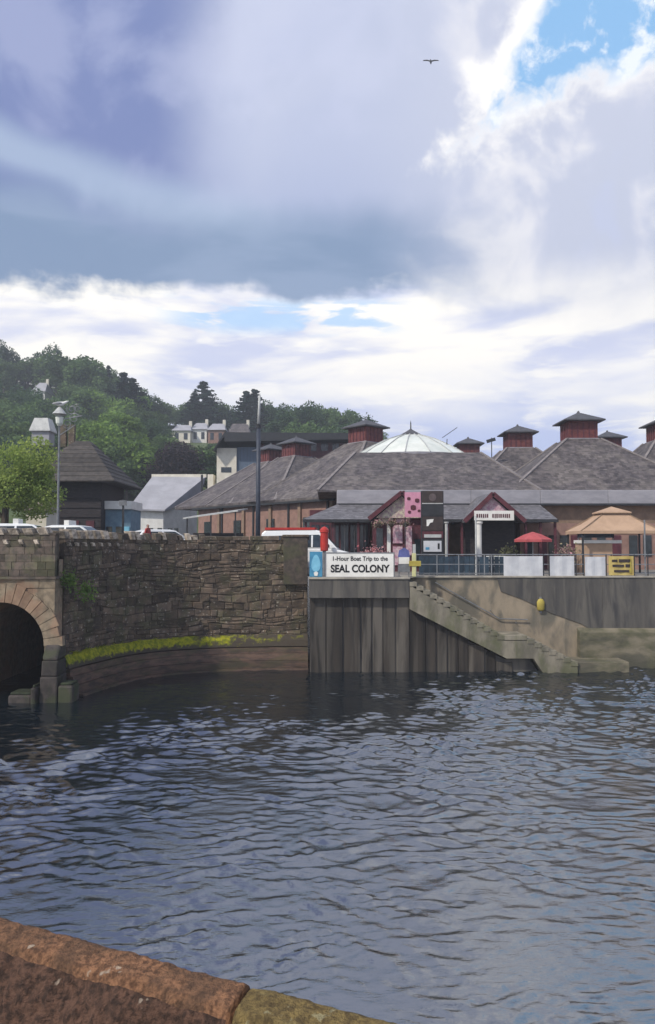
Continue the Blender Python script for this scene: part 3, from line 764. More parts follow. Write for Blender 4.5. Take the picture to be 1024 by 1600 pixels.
# ================================================================== FOREGROUND PARAPET
TZ = EYE - 1.1
def fgp(px, py):                       # on the top plane
    u, v = (px - 512)/F, -(py - 800)/F; d = Vector((u, CT - v*ST, ST + v*CT)); k = (TZ - EYE)/d.z
    return Vector((d.x*k, d.y*k, TZ))
fw = thing('parapet', 'rough red sandstone parapet along the near edge of the water', 'parapet', (0, 1.6, 4.5))
oA, oB = fgp(0, 1424), fgp(400, 1531); oC, oD = fgp(520, 1563), fgp(612, 1600)
fd = (oB - oA).normalized(); fn = Vector((-fd.y, fd.x, 0))           # fn: towards the water
if fn.y < 0: fn = -fn
def cope(o0, length, m_top, seed, bend=0.):
    """one coping block: rounded water edge, flat top, rough inner face"""
    nL, prof = 200, []
    # profile across: distance inward from water edge (d), height h
    for d, h in ((.0, -.28), (-.005, -.12), (.0, -.035), (.012, -.010), (.03, -.001)): prof.append((d, h))
    for i in range(1, 12): prof.append((.03 + .075*i/11, -.001*i))
    for d, h in ((.114, -.018), (.122, -.035)): prof.append((d, h))
    for i in range(1, 18): prof.append((.122 + .012*i, -.035 - .020*i))
    r = np.random.default_rng(seed); k = len(prof)
    ss_ = np.linspace(0, length, nL); vs = np.zeros((nL, k, 3))
    from mathutils import noise as mn
    for i, s in enumerate(ss_):
        for j, (d, h) in enumerate(prof):
            ee = min(s, length - s); er = max(0, .012 - ee)          # rounded arrises at the joints
            bo = -bend * max(0, s - length*.25)**2
            p = o0 + fd*s - fn*(d - bo)
            q_ = Vector((p.x*7, p.y*7, (p.z+h)*7 + seed))
            face = j >= 18
            a = (.020 if face else .008); f_ = mn.fractal(q_, 1.0, 2.0, 6) * a + mn.noise(q_*4.5) * (.012 if face else .004) + mn.noise(q_*11) * (.006 if face else .003)
            nv = Vector((0,0,1)) if not face else (-fn*.8 + Vector((0,0,.6)))
            p = p + nv*(f_ - er*er*14) + Vector((0,0,h))
            vs[i, j] = p
    m = MB(); m.v = [tuple(x_) for x_ in vs.reshape(-1, 3)]
    m.f = [(i*k+j, (i+1)*k+j, (i+1)*k+j+1, i*k+j+1) for i in range(nL-1) for j in range(k-1)]
    m.f += [tuple(range(k)), tuple((nL-1)*k + j for j in range(k))[::-1]]
    m.sm = True
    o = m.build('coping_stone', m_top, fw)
    o.data.materials.append(front_shade)
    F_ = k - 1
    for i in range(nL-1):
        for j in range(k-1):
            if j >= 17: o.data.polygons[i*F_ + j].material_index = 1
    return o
L1 = (oB - oA).length
st0 = oA - fd*.75
cope(st0 - fd*1.35, 1.33, frontm, 4); cope(st0, L1 + .75 - .012, frontm, 9)
cope(oB + fd*.004, 1.25, frontg, 21, .10)
wb = MB(); a = st0 - fd*1.4; e = oB + fd*1.2
for p_, off in ((a, -.02), (e, -.16)):
    pass
i0, i1 = a - fn*.06, e - fn*.22; j0, j1 = a - fn*.36, e - fn*.38
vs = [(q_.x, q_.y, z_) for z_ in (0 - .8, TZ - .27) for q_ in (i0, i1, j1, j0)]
wb.add(vs, [(0,1,2,3), (4,5,6,7), (0,1,5,4), (1,2,6,5), (2,3,7,6), (3,0,4,7)]); wb.build('wall_body', front_shade, fw)

# ================================================================== MARKET HALL
FY = 52.0                                                # front of the long fascia
hall = thing('market_hall', 'long slate roofed market hall with red cupolas and glass dome', 'building', (8, 60, QZ))
def frustum(c, ax, ay, hx, hy, z0, z1, tx, ty, th=.12):
    m = MB(); c = Vector((c[0], c[1], 0)); ax = Vector((ax[0], ax[1], 0)); ay = Vector((ay[0], ay[1], 0)); vs = []
    for z, a, b_ in ((z0 - th, hx, hy), (z0, hx, hy), (z1, tx, ty)):
        for i, j in ((-1,-1),(1,-1),(1,1),(-1,1)):
            p = c + ax*a*i + ay*b_*j; vs.append((p.x, p.y, z))
    fs = [(0,3,2,1), (8,9,10,11)]
    for o in (0, 4): fs += [(o+i, o+(i+1)%4, o+(i+1)%4+4, o+i+4) for i in range(4)]
    m.add(vs, fs); return m, vs
def roof(c, ax, ay, hx, hy, z0, z1, tx, ty, mat=None):
    m, vs = frustum(c, ax, ay, hx, hy, z0, z1, tx, ty); r = m.build('roof', mat or slate, hall)
    for i in range(4):
        MB().bar(Vector(vs[4+i]) + Vector((0,0,.02)), Vector(vs[8+i]) + Vector((0,0,.02)), .22, .10).build('hip_tile', ridge, r)
    return r
def cupola(c, z, ax=(1,0), ay=(0,1), w=1.15, h=1.5, k=1.0):
    w *= k; h *= k
    b_ = MB(); b_.obox(c, ax, ay, w, w, z - .3, z + h); cu = b_.build('cupola', redwood, hall)
    MB().obox(c, ax, ay, w + .10*k, w + .10*k, z - .02, z + .09*k).build('base_flashing', leadm, cu)
    A, B = Vector((*ax, 0)), Vector((*ay, 0)); cc = Vector((c[0], c[1], 0))
    for f_, t_ in ((-B, A), (-A, B)):
        for i in range(5):
            p = cc + f_*(w + .02) + t_*(w*(-.8 + .4*i)); MB().obox((p.x, p.y), t_, f_, .045*k, .03, z + .1*k, z + h - .12*k).build('batten', reddark, cu)
    m, vs = frustum(c, ax, ay, w*1.42, w*1.42, z + h + .06, z + h + .78*k, .16, .16, .1); m.build('cupola_roof', slate_cap, cu)
    MB().lathe((c[0], c[1], z + h + .78*k), [(.13, 0), (.10, .12), (.02, .2)], 8).build('finial', slate_cap, cu)
    return cu
AX, AY = (1, 0), (0, 1)
EZ = 10.1
# main pyramid at right, those behind it
def pyr(px, Yc, py_base, half=7.0, k=1.0, hy=None, z0=EZ):
    c = (xx(px, Yc), Yc); z = zz(py_base, Yc - 1.1); roof(c, AX, AY, half, hy or half, z0, z, 1.35, 1.35); cupola(c, z - .02, k=k); return c
pyr(907, 62, 686, 7.4)
pyr(811, 74, 700, 7.0)
pyr(733, 86, 713, 7.2, .95)
pyr(952, 84, 705, 7.0, 1)
pyr(1042, 68, 688, 6.4)
# domed centre
DC = (xx(643, 66), 66.0); DZ = 13.65
roof(DC, AX, AY, 7.9, 12, EZ, DZ, 5.0, 5.0)
# left wing, turned
A0, B0 = Vector((.4, 61, 0)), Vector((-13.6, 77, 0)); d_ = (B0 - A0).normalized(); n_ = Vector((d_.y, -d_.x, 0)); n_ = n_ if n_.x > 0 else -n_
for (dd, hd, px, py_, k, Yg) in ((5.2, 6.6, 572, 691, 1., 72), (13.2, 5.6, 463, 713, .95, 81), (19.6, 5.0, 423, 722, .95, 87)):
    hn = 9.6; c = (xx(px, Yg), Yg)
    foot = A0 + d_*dd + n_*hn
    z = zz(py_, Yg - 1.2)
    m = MB(); cv = Vector((c[0], c[1], 0)); vs = []
    for zq in (EZ - .14, EZ + .1):
        for i, j in ((-1,-1),(1,-1),(1,1),(-1,1)):
            p = foot + d_*hd*i + n_*hn*j; vs.append((p.x, p.y, zq))
    for i, j in ((-1,-1),(1,-1),(1,1),(-1,1)):
        p = cv + d_*1.35*i + n_*1.35*j; vs.append((p.x, p.y, z))
    m.add(vs, [(0,3,2,1), (8,9,10,11)] + [(o+i, o+(i+1)%4, o+(i+1)%4+4, o+i+4) for o in (0, 4) for i in range(4)])
    r = m.build('roof', slate, hall)
    for i in range(4): MB().bar(Vector(vs[4+i]) + Vector((0,0,.02)), Vector(vs[8+i]) + Vector((0,0,.02)), .22, .10).build('hip_tile', ridge, r)
    cupola(c, z - .02, (d_.x, d_.y), (n_.x, n_.y), k=k)
# walls
wl = MB(); p0 = A0 + d_*.3 + n_*.5; p1 = B0 - d_*.4 + n_*.5
c = (p0 + p1)/2 + n_*4; wl.obox((c.x, c.y), d_, n_, (p1-p0).length/2, 4, QZ - .2, EZ - .142); wl.build('side_wall', brick, hall)
L = (p1 - p0).length
for k in range(8):
    p = p0 + d_*(L*(k + .3)/8) - n_*.06
    if k % 2: MB().obox((p.x, p.y), d_, n_, .55, .05, 5.6, 8.6).build('window', glassd, hall)
    else: MB().obox((p.x, p.y), d_, n_, .09, .07, QZ, EZ - .2).build('downpipe', darkm, hall)
for k in range(5):
    p = p0 + d_*(L*(k + .05)/5) - n_*.1; MB().obox((p.x, p.y), d_, n_, .18, .10, QZ, EZ - .2).build('pilaster', brick_tan, hall)
p = p0 - n_*.45 + d_*L/2; MB().obox((p.x, p.y), d_, n_, L/2 + .5, .08, EZ - .28, EZ - .1).build('gutter', darkm, hall)
FX0 = xx(527, FY); FX1 = 62.
MB().box(FX0 + .3, FX1, FY + .6, FY + 10, QZ - .2, 9.5).build('front_wall', brick_tan, hall)
x = FX0
for w in (4.6, 4.5, 4.7, 4.6, 4.5, 4.6, 30):
    MB().box(x, x + w - .015, FY - .02, FY + 2.6, 9.05, 9.98).build('fascia_panel', leadm, hall, bevel=.03); x += w
MB().box(FX0 + .1, FX1, FY - .08, FY + .4, 8.93, 9.046).build('gutter', darkm, hall)
# lean-to canopy roof
CX0, CX1 = xx(474, 48), xx(872, 48); CZ0, CZ1 = 7.86, 9.02
def leanto(xa, xb, hipl=0, hipr=0):
    m = MB(); m.add([(xa, 48, CZ0), (xb, 48, CZ0), (xb - hipr, FY + .1, CZ1), (xa + hipl, FY + .1, CZ1), (xa, 48, CZ0 - .14), (xb, 48, CZ0 - .14), (xb - hipr, FY + .1, CZ0 - .14), (xa + hipl, FY + .1, CZ0 - .14)],
        [(0,1,2,3), (4,7,6,5), (0,4,5,1), (1,5,6,2), (2,6,7,3), (3,7,4,0)]); return m.build('canopy_roof', slate2, hall)
leanto(CX0, CX1, 2.2, 0)
MB().box(CX0 - .04, CX1 + .04, 47.90, 48.06, CZ0 - .20, CZ0 - .02).build('canopy_gutter', darkm, hall)
for px in (478, 520, 560, 700, 722, 822, 845, 868):
    x = xx(px, 48.2); MB().box(x - .07, x + .07, 48.13, 48.27, QZ, CZ0 - .14).build('canopy_post', reddark, hall)
# shopfronts below the canopy
SY = 51.6
MB().box(xx(484, SY), xx(578, SY), SY, SY + .7, QZ, 8.6).build('shopfront', reddark, hall)
for i in range(6):
    xa = xx(487 + i*15.2, SY - .06); xb = xx(499 + i*15.2, SY - .06)
    w_ = MB().box(xa, xb, SY - .05, SY + .04, 5.3, 7.6).build('window', glassd, hall)
    MB().box(xa - .05, xb + .05, SY - .10, SY + .02, 5.18, 5.29).build('sill', whitep if i in (3, 4) else reddark, w_)  # two bays get pale sills and mullions, standing for window reflections
    MB().box((xa+xb)/2 - .03, (xa+xb)/2 + .03, SY - .08, SY - .03, 5.3, 7.6).build('mullion', paleg if i in (3, 4) else reddark, w_)
MB().box(xx(812, SY), xx(1040, SY), SY - .2, SY + .7, QZ, 7.7).build('shopfront', brick, hall)
for i, px in enumerate((820, 842, 858, 876, 893, 912, 934, 958, 984, 1006)):
    xa, xb = xx(px, SY - .3), xx(px + 13, SY - .3)
    MB().box(xa, xb, SY - .26, SY - .1, QZ + (.05 if i % 3 == 1 else .9), 6.9).build('door' if i % 3 == 1 else 'window', reddark if i % 3 == 1 else glassd, hall)
# gabled porches
def porch(px0, px1, pxa, pya, pyb, Yp, wallmat, label_parts):
    xa, xb, xm = xx(px0, Yp), xx(px1, Yp), xx(pxa, Yp); za, zb = zz(pya, Yp), zz(pyb, Yp)
    m = MB(); t = .16
    for (x0, z0, x1, z1) in ((xa, zb, xm, za), (xm, za, xb, zb)):
        m.add([(x0, Yp - .25, z0), (x1, Yp - .25, z1), (x1, FY + .2, z1), (x0, FY + .2, z0), (x0, Yp - .25, z0 - t), (x1, Yp - .25, z1 - t), (x1, FY + .2, z1 - t), (x0, FY + .2, z0 - t)],
              [(0,1,2,3), (4,7,6,5), (0,4,5,1), (1,5,6,2), (2,6,7,3), (3,7,4,0)])
    m.build('porch_roof', slate2, hall)
    for (x0, z0, x1, z1) in ((xa - .08, zb - .12, xm, za - .10), (xm, za - .10, xb + .08, zb - .12)):
        MB().bar((x0, Yp - .30, z0), (x1, Yp - .30, z1), .09, .26).build('bargeboard', reddark, hall)
    return xa, xb, xm, za, zb
xa, xb, xm, za, zb = porch(578, 679, 628, 767, 808, 47, None, None)
MB().prism([(xa + .35, zb - .05), (xb - .35, zb - .05), (xm, za - .32)], 47.0, 47.15).build('gable_panel', poster2, hall)
MB().box(xa + .2, xb - .1, 47.3, 47.6, QZ, zb - .1).build('shopfront', reddark, hall)
for i, (u0, u1, w0, w1, mm) in enumerate(((.06, .17, .15, .80, glassd), (.24, .30, .05, .95, whitep), (.34, .50, .52, .86, poster1), (.34, .50, .12, .46, poster1), (.54, .66, .30, .84, poster1), (.70, .80, .10, .60, glassd), (.84, .95, .12, .70, glassd), (.10, .34, .90, .985, poster2), (.40, .62, .90, .985, poster1))):
    W = xb - xa - .3; H = zb - QZ
    MB().box(xa + .2 + W*u0, xa + .2 + W*u1, 47.24 - .004*i, 47.34, QZ + H*w0, QZ + H*w1).build('display_panel', mm, hall)
xa, xb, xm, za, zb = porch(727, 818, 770, 769, 812, 47, None, None)
MB().prism([(xa + .6, zb + .25), (xb - .6, zb + .25), (xm, za - .32)], 47.0, 47.15).build('gable_panel', poster1, hall)
MB().box(xa + .2, xb - .1, 48.6, 49.2, QZ, zb - .1).build('dark_entrance', darkwood, hall)  # solid dark block, its colour stands for the shaded porch interior
# dome: glazed panes between bars
dome = MB(); dome.lathe((DC[0], DC[1], DZ - .12), [(5.30, 0), (5.30, .18), (5.1, .2)], 16); dm = dome.build('dome', leadm, hall)
rings = [(5.15, .06), (3.75, .92), (2.3, 1.62), (.85, 2.10)]; nseg = 16
def dp(r, z, k): t = 2*math.pi*(k + .5)/nseg; return Vector((DC[0] + r*math.cos(t), DC[1] + r*math.sin(t), DZ + z))
for (r0, z0), (r1, z1) in zip(rings, rings[1:]):
    for k in range(nseg):
        a, b_, c_, e_ = dp(r0, z0, k), dp(r0, z0, k+1), dp(r1, z1, k+1), dp(r1, z1, k)
        o = Vector((0,0,-.05)); m = MB(); m.add([a, b_, c_, e_, a+o, b_+o, c_+o, e_+o], [(0,1,2,3), (7,6,5,4), (0,4,5,1), (1,5,6,2), (2,6,7,3), (3,7,4,0)])
        m.build('pane', domeg, dm)
for k in range(nseg):
    m = MB(); pts_ = [dp(r_, z_ + .03, k) for r_, z_ in rings]
    for a, b_ in zip(pts_, pts_[1:]): m.bar(a, b_, .07, .08)
    m.build('glazing_bar', paleg, dm)
MB().lathe((DC[0], DC[1], DZ + 2.06), [(1.0, 0), (.95, .08), (.45, .35), (.12, .55), (.06, .62), (.05, 1.1), (.005, 1.35)], 12).build('lantern_cap', slate_cap, dm)

# ================================================================== BUILDINGS BEHIND
# grey and white block with a wide dark flat roof
Yt = 100.; th = thing('flat_roofed_block', 'grey and white block with a wide dark flat roof behind the market hall', 'building', (xx(440, Yt), Yt + 5, QZ))
xa, xb, xc, xd = xx(338, Yt), xx(369, Yt), xx(402, Yt), xx(560, Yt)
MB().box(xa, xb, Yt, Yt + 9, QZ, zz(700, Yt)).build('white_tower', creamp, th)
MB().box(xb + .02, xc, Yt + .3, Yt + 9, QZ, zz(698, Yt)).build('grey_wall', bluegrey, th)
MB().box(xc + .02, xd, Yt + 1.0, Yt + 9, QZ, zz(690, Yt)).build('red_wall', reddark, th)
MB().box(xx(345, Yt), xx(361, Yt), Yt - .05, Yt + .1, zz(738, Yt), zz(730, Yt)).build('window', glassd, th)
x = xc + .8
while x < xd - 1.5: MB().box(x, x + .9, Yt + .93, Yt + 1.1, zz(703, Yt), zz(691, Yt)).build('window', glassd, th); x += 1.5
rt = zz(676, Yt - 1); m = MB(); m.prism([(xx(334, Yt), zz(706, Yt)), (xx(352, Yt), rt - .55), (xx(352, Yt), zz(692, Yt)), (xx(372, Yt), zz(692, Yt)), (xd + 1.4, zz(688, Yt)), (xd + 1.4, zz(679, Yt)), (xx(352, Yt), rt)], Yt - 1.4, Yt + 10); m.build('flat_roof', darkm, th)
MB().box(xx(322, Yt), xx(331, Yt), Yt + 1, Yt + 3, QZ, zz(740, Yt)).build('side_tower', creamp, th)
# low white building with pale roof
Yw = 84.; lw = thing('low_white_shop', 'low white building with broad pale grey roof near the hill foot', 'building', (xx(255, Yw), Yw + 4, 5.7))
xa, xb = xx(206, Yw), xx(306, Yw + 4)
m = MB(); m.add([(xa - .3, Yw - .6, zz(795, Yw)), (xb - 2.6, Yw - .6, zz(797, Yw)), (xb, Yw + 6, zz(770, Yw)), (xb + .6, Yw + 7, zz(745, Yw + 7)), (xa + .6, Yw + 7, zz(744, Yw + 7))], [(0, 1, 2, 3, 4)])
m2 = MB(); o = Vector((0, 0, -.16)); vs = [Vector(v) for v in m.v]; m2.add(vs + [v + o for v in vs], [(0,1,2,3,4), (9,8,7,6,5)] + [(i, i+5, (i+1)%5+5, (i+1)%5) for i in range(5)]); m2.build('roof', slabgrey, lw)
MB().box(xa, xb - 2.9, Yw, Yw + 6.6, 5.3, zz(797, Yw) - .02).build('front_wall', whitep, lw)
m = MB(); q0, q1 = Vector((xb - 2.88, Yw, 0)), Vector((xb - .2, Yw + 6, 0)); m.add([(q0.x, q0.y, 5.3), (q1.x, q1.y, 5.3), (q1.x, q1.y, zz(772, Yw)), (q0.x, q0.y, zz(798, Yw)), (q0.x - .3, q0.y + .2, 5.3), (q1.x - .3, q1.y + .2, 5.3), (q1.x - .3, q1.y + .2, zz(772, Yw)), (q0.x - .3, q0.y + .2, zz(798, Yw))], [(0,1,2,3), (7,6,5,4), (0,4,5,1), (1,5,6,2), (2,6,7,3), (3,7,4,0)]); m.build('side_wall', whitep, lw)
MB().box(xa + .5, xb + .7, Yw + 6.9, Yw + 7.2, zz(746, Yw + 7), zz(741, Yw + 7)).build('ridge_cap', creamp, lw)
for px in (232, 246, 262, 272): MB().box(xx(px, Yw - .05), xx(px + 7, Yw - .05), Yw - .05, Yw + .1, 6.1, 8.2).build('window' if px != 246 else 'door', glassd, lw)
MB().bar((xb + .5, Yw + 5, 5.5), (xb + .5, Yw + 5, zz(735, Yw)), .22).build('drainpipe', darkm, lw)
# covered shelter in front of the left wing
Ys = 58.; sh = thing('shelter', 'low open shelter with thin pale roof before the brick side wall', 'shelter', (xx(330, Ys), Ys, 4.9))
pA, pB = at(286, 809, Ys), at(372, 797, Ys - 2)
m = MB(); o = Vector((.5, 2.2, .25)); vs = [pA, pB, pB + o, pA + o]; m.add(vs + [v - Vector((0,0,.1)) for v in vs], [(0,1,2,3), (7,6,5,4), (0,4,5,1), (1,5,6,2), (2,6,7,3), (3,7,4,0)]); m.build('shelter_roof', paleg, sh)
for t in (.06, .5, .94):
    q_ = pA.lerp(pB, t) + Vector((.05, .2, -.06)); MB().bar((q_.x, q_.y, 4.6), q_, .1).build('post', darkm, sh)
MB().box(pA.x + .5, pB.x, Ys + 1.6, Ys + 1.8, 4.7, 7.2).build('back_screen', darkwood, sh)
# dark timber pavilion
Yd = 55.; tp = thing('timber_pavilion', 'dark timber pavilion with banded hipped roof beside the green tree', 'pavilion', (xx(115, Yd), Yd + 3, 5.7))
xa, xb = xx(52, Yd), xx(158, Yd); ez = zz(750, Yd)
MB().box(xa, xb, Yd, Yd + 6, 5.5, ez).build('body', darkwood, tp)
cx = (xa + xb)/2 + .15; nC = 9; zt = zz(688, Yd + 3)
for k in range(nC):
    t0, t1 = k/nC, (k+1)/nC; hx0 = (xb - xa)/2 + 1.0; hx_ = lambda t: hx0 + (.5 - hx0)*t; hy_ = lambda t: 4.0 + (.4 - 4.0)*t
    za, zb_ = ez - .12 + (zt - ez)*t0 , ez - .12 + (zt - ez)*t1
    m, vs = frustum((cx, Yd + 3), AX, AY, hx_(t0) + .05, hy_(t0) + .05, za + .03, zb_ + .012, hx_(t1), hy_(t1), .09); m.build('roof_course', darkroof, tp)
MB().box(xx(80, Yd), xx(92, Yd), Yd - .04, Yd + .1, zz(776, Yd), zz(764, Yd)).build('window', paleg, tp)
for k in range(7):
    zq = 6.2 + k*.68; MB().box(xa + .1, xb - .02, Yd - .06 - .012*(k % 2), Yd + .02, zq, zq + .5).build('cladding_board', darkwood, tp)
for px in (110, 134): MB().box(xx(px, Yd - .1), xx(px + 13, Yd - .1), Yd - .12, Yd, 5.8, 8.0).build('door', reddark, tp)
bx = at(68, 672, Yd + 3)
vt = MB().box(bx.x - .65, bx.x + .65, Yd + 2.4, Yd + 3.6, bx.z - 1.2, bx.z - .15).build('ventilator', slabgrey, tp)
m, vs = frustum((bx.x, Yd + 3), AX, AY, .78, .78, bx.z - .1, bx.z + .85, .5, .5, .08); m.build('ventilator_cap', paleg, vt)
for px in (100, 113): q_ = at(px, 668, Yd + 3); MB().box(q_.x - .22, q_.x + .22, Yd + 2.8, Yd + 3.2, q_.z - 1.5, q_.z + .2).build('chimney_pot', stone_dark, tp)
# small buff lodge under the tree
lo = thing('buff_kiosk', 'small buff stone kiosk half hidden under the yellow green tree', 'kiosk', (xx(55, 50), 51, 5.7))
MB().box(xx(40, 50), xx(72, 50), 50, 52, 5.6, zz(797, 50)).build('wall', creamp, lo)
m, vs = frustum((xx(56, 50), 51), AX, AY, .85, 1.2, zz(796, 50), zz(784, 50), .4, .5, .08); m.build('roof', cope_stone, lo)
# blue kiosk
Yk = 56.; bk = thing('blue_kiosk', 'blue shop kiosk with white fascia between timber pavilion and low white building', 'kiosk', (xx(175, Yk), Yk + 1.5, 5.7))
xa, xb = xx(147, Yk), xx(204, Yk); zt = zz(783, Yk)
MB().box(xa, xb, Yk, Yk + 3, 5.4, zt - .6).build('wall', paleblue, bk)
MB().box(xa - .1, xb + .1, Yk - .25, Yk + 3.1, zt - .598, zt).build('fascia', whitep, bk)
for i, px in enumerate((151, 166, 181, 193)): MB().box(xx(px, Yk - .05), xx(px + 9, Yk - .05), Yk - .06, Yk + .1, 6.0, 7.6).build('window', glassd if i != 3 else lbluep, bk)
# houses on the hill
def house(px0, px1, py_e, py_b, py_r, label, wmat, rmat, chim=True, dep=7):
    hb = hillhit((px0+px1)/2, py_b); Yh = hb.y; xa, xb = xx(px0, Yh), xx(px1, Yh); ze, zr, zb = zz(py_e, Yh), zz(py_r, Yh + dep/2), min(hb.z, zz(py_b, Yh)) - 3.5
    t = thing('hill_house', label, 'house', ((xa+xb)/2, Yh + dep/2, hb.z), 'houses on the hillside')
    MB().box(xa, xb, Yh, Yh + dep, zb, ze).build('wall', wmat, t)
    m = MB(); m.add([(xa - .3, Yh - .4, ze), (xb + .3, Yh - .4, ze), (xb - .6, Yh + dep/2, zr), (xa + .6, Yh + dep/2, zr), (xa - .3, Yh + dep + .4, ze), (xb + .3, Yh + dep + .4, ze)], [(0,1,2,3), (5,4,3,2), (0,3,4), (1,5,2), (0,4,5,1)])
    r = m.build('roof', rmat, t)
    if chim: MB().box(xb - .9, xb - .2, Yh + dep/2 - .3, Yh + dep/2 + .3, zr - 1, zr + .9).build('chimney', creamp, r)
    n = max(2, int((xb - xa)/1.9)); H = ze - zz(py_b, Yh)
    for i in range(n):
        x0 = xa + (xb-xa)*(i + .28)/n; w_ = MB().box(x0, x0 + (xb-xa)*.42/n, Yh - .06, Yh + .1, ze - H*.72, ze - H*.2).build('window', glassd, t)
    return hb
house(268, 296, 673, 692, 664, 'white hillside house at the left end of the row of three', creamp, slabgrey)
house(298, 322, 671, 692, 661, 'white hillside house with low roof in the middle of the row', whitep, slabgrey)
house(324, 350, 672, 693, 662, 'brown walled hillside house at the right end of the row', brick, slabgrey)
house(356, 388, 676, 694, 662, 'grey hipped roof house just above the dark flat roof', creamp, slate)
house(46, 66, 612, 628, 598, 'small pale gabled house high on the hill among dark trees', whitep, slabgrey)

# ================================================================== TREES
def crown_mesh(name, lobes, n, size, seed, squash=1.):
    r = np.random.default_rng(seed); P = []
    tot = sum(l[3]**2 for l in lobes)
    for (x, y, z, rad) in lobes:
        k = int(n * rad**2 / tot); v = r.normal(size=(k, 3)); v /= np.linalg.norm(v, axis=1)[:, None]
        rr = rad * r.uniform(.45, 1.08, k) ** .6
        rr *= 1 + .22*np.sin(v[:,0]*7 + seed)*np.sin(v[:,1]*6 + 1)*np.sin(v[:,2]*8)
        P.append(np.array([x, y, z]) + v * rr[:, None] * np.array([1, 1, squash]))
    return leafcloud(np.concatenate(P), size, seed=seed)
def broadleaf(seed, mat, h=10., w=4.2, n=2600, size=.55, name='broadleaf_tree'):
    r = random.Random(seed); t = thing(name, 'x', 'tree')
    lobes = [(0, 0, h*.62, w*.62)]
    for i in range(11):
        a = r.uniform(0, 6.28); q = r.uniform(.3, .72)*w; lobes.append((q*math.cos(a), q*math.sin(a), h*r.uniform(.36, .88), w*r.uniform(.26, .46)))
    part('crown', crown_mesh('crown', lobes, n, size, seed), mat, t)
    m = MB(); m.tube([(0,0,-1.5), (0,0,h*.25), (.1,.05,h*.6)], [h*.035, h*.026, h*.012], 7)
    for i in range(4):
        a = r.uniform(0, 6.28); m.tube([(0,0,h*(.25 + .07*i)), (w*.45*math.cos(a), w*.45*math.sin(a), h*(.5 + .07*i))], [h*.014, h*.005], 5)
    part('trunk', m.mesh('trunk'), barkm, t); note_kids(t); return t
def conifer(seed, h=14., w=3.2, n=4200, size=.5):
    r = np.random.default_rng(seed); t = thing('conifer_tree', 'x', 'tree'); P = []
    tiers = 13
    for i in range(tiers):
        f = i/(tiers-1); z = h*(.12 + .86*f); rad = w*(1 - f)**.85*r.uniform(.75, 1.15) + .12; nb = int(7 + 5*(1-f))
        for b_ in range(nb):
            a = r.uniform(0, 6.28); k = int(n/(tiers*nb)); q = r.uniform(.05, 1, k)
            L = rad*r.uniform(.65, 1.1)
            P.append(np.stack([np.cos(a)*q*L + r.normal(0, .16, k), np.sin(a)*q*L + r.normal(0, .16, k), z - .45*q*L*.6 + r.normal(0, .2, k) + .25*q], 1))
    part('crown', leafcloud(np.concatenate(P), size, seed=seed), lf_con, t)
    m = MB(); m.tube([(0,0,-1.5), (0,0,h*.5), (0,0,h*.97)], [h*.02, h*.013, .03], 7); part('trunk', m.mesh('trunk'), barkm, t); note_kids(t); return t
protos = {
 'mid': [broadleaf(21, lf_mid), broadleaf(22, lf_mid, 9, 4.6), broadleaf(23, lf_mid, 11, 4.0)],
 'dark': [broadleaf(31, lf_dark), broadleaf(32, lf_dark, 11, 4.6)],
 'bright': [broadleaf(41, lf_bright, 10, 4.4), broadleaf(42, lf_bright, 9, 4.8)],
 'copper': [broadleaf(51, lf_cop, 10, 4.8)],
 'con': [conifer(61), conifer(62, 14, 4.4), conifer(63, 14, 2.8)]}
pool = {'mid': 10., 'dark': 10.5, 'bright': 9.5, 'copper': 10., 'con': 14.}
used = set()
def plant(kind, base, height, label, group, wide=1., i=None):
    ps = protos[kind]; p = ps[i if i is not None else rng.randrange(len(ps))]
    s = height / (p['h0'])
    if p.name not in used:
        used.add(p.name); o = p; o.location = base; o.rotation_euler = (0,0,rng.uniform(0, 6.28)); o.scale = (s*wide, s*wide, s); o['label'] = label
    else: o = clone(p, base, rng.uniform(0, 6.28), label, (s*wide, s*wide, s))
    if group: o['group'] = group
    elif 'group' in o: del o['group']
    return o
for k, ps in protos.items():
    for p in ps:
        cr = KIDS[p.name][0].data; z = np.zeros(len(cr.vertices)*3, np.float32); cr.vertices.foreach_get('co', z); p['h0'] = float(np.percentile(z[2::3], 99.7))
def skyline(kind, px, py_top, label, Yb=228., wide=1., i=None, sink=0., group=None):
    x = xx(px, Yb); b_ = hillz(x, Yb) - sink; h = zz(py_top, Yb) - b_
    return plant(kind, (x, Yb, b_), h, label, group, wide, i)
# single trees that stand out on the skyline
skyline('dark', 3, 534, 'round dark tree on the hill crest at the left picture edge', 224, .8, 0)
skyline('dark', 64, 541, 'round dark tree rising from the hill crest left of the rounded wood', 222, .95, 1)
skyline('mid', 108, 556, 'broad green tree at the top of the rounded wood', 205, 1.3, 1)
skyline('mid', 135, 562, 'green tree on the right shoulder of the rounded wood', 200, 1.2, 0)
skyline('con', 166, 572, 'slim small conifer spire left of the tall dark conifer', 215, 1.2, 2)
skyline('con', 190, 583, 'tall dark conifer on the slope left of the hillside houses', 190, 1.9, 0)
skyline('con', 204, 592, 'dark conifer leaning against the tall one, right side', 188, 2.0, 1)
skyline('con', 316, 597, 'broad dark pine standing above the row of hillside houses', 215, 2.1, 1)
skyline('con', 302, 614, 'lower dark pine left of the broad pine above the houses', 214, 2.2, 0)
skyline('con', 384, 612, 'dark conifer behind the tall mast, left of it', 205, 2.0, 1)
skyline('con', 398, 610, 'dark conifer directly behind the tall mast', 206, 2.3, 0)
skyline('dark', 418, 628, 'dark leafy tree right of the mast on the ridge', 207, 1.0, 0)
skyline('mid', 508, 650, 'small light tree near the right end of the ridge', 215, .9, 0)
skyline('mid', 541, 652, 'small rounded tree beside the left red cupola on the ridge', 215, .8, 2)
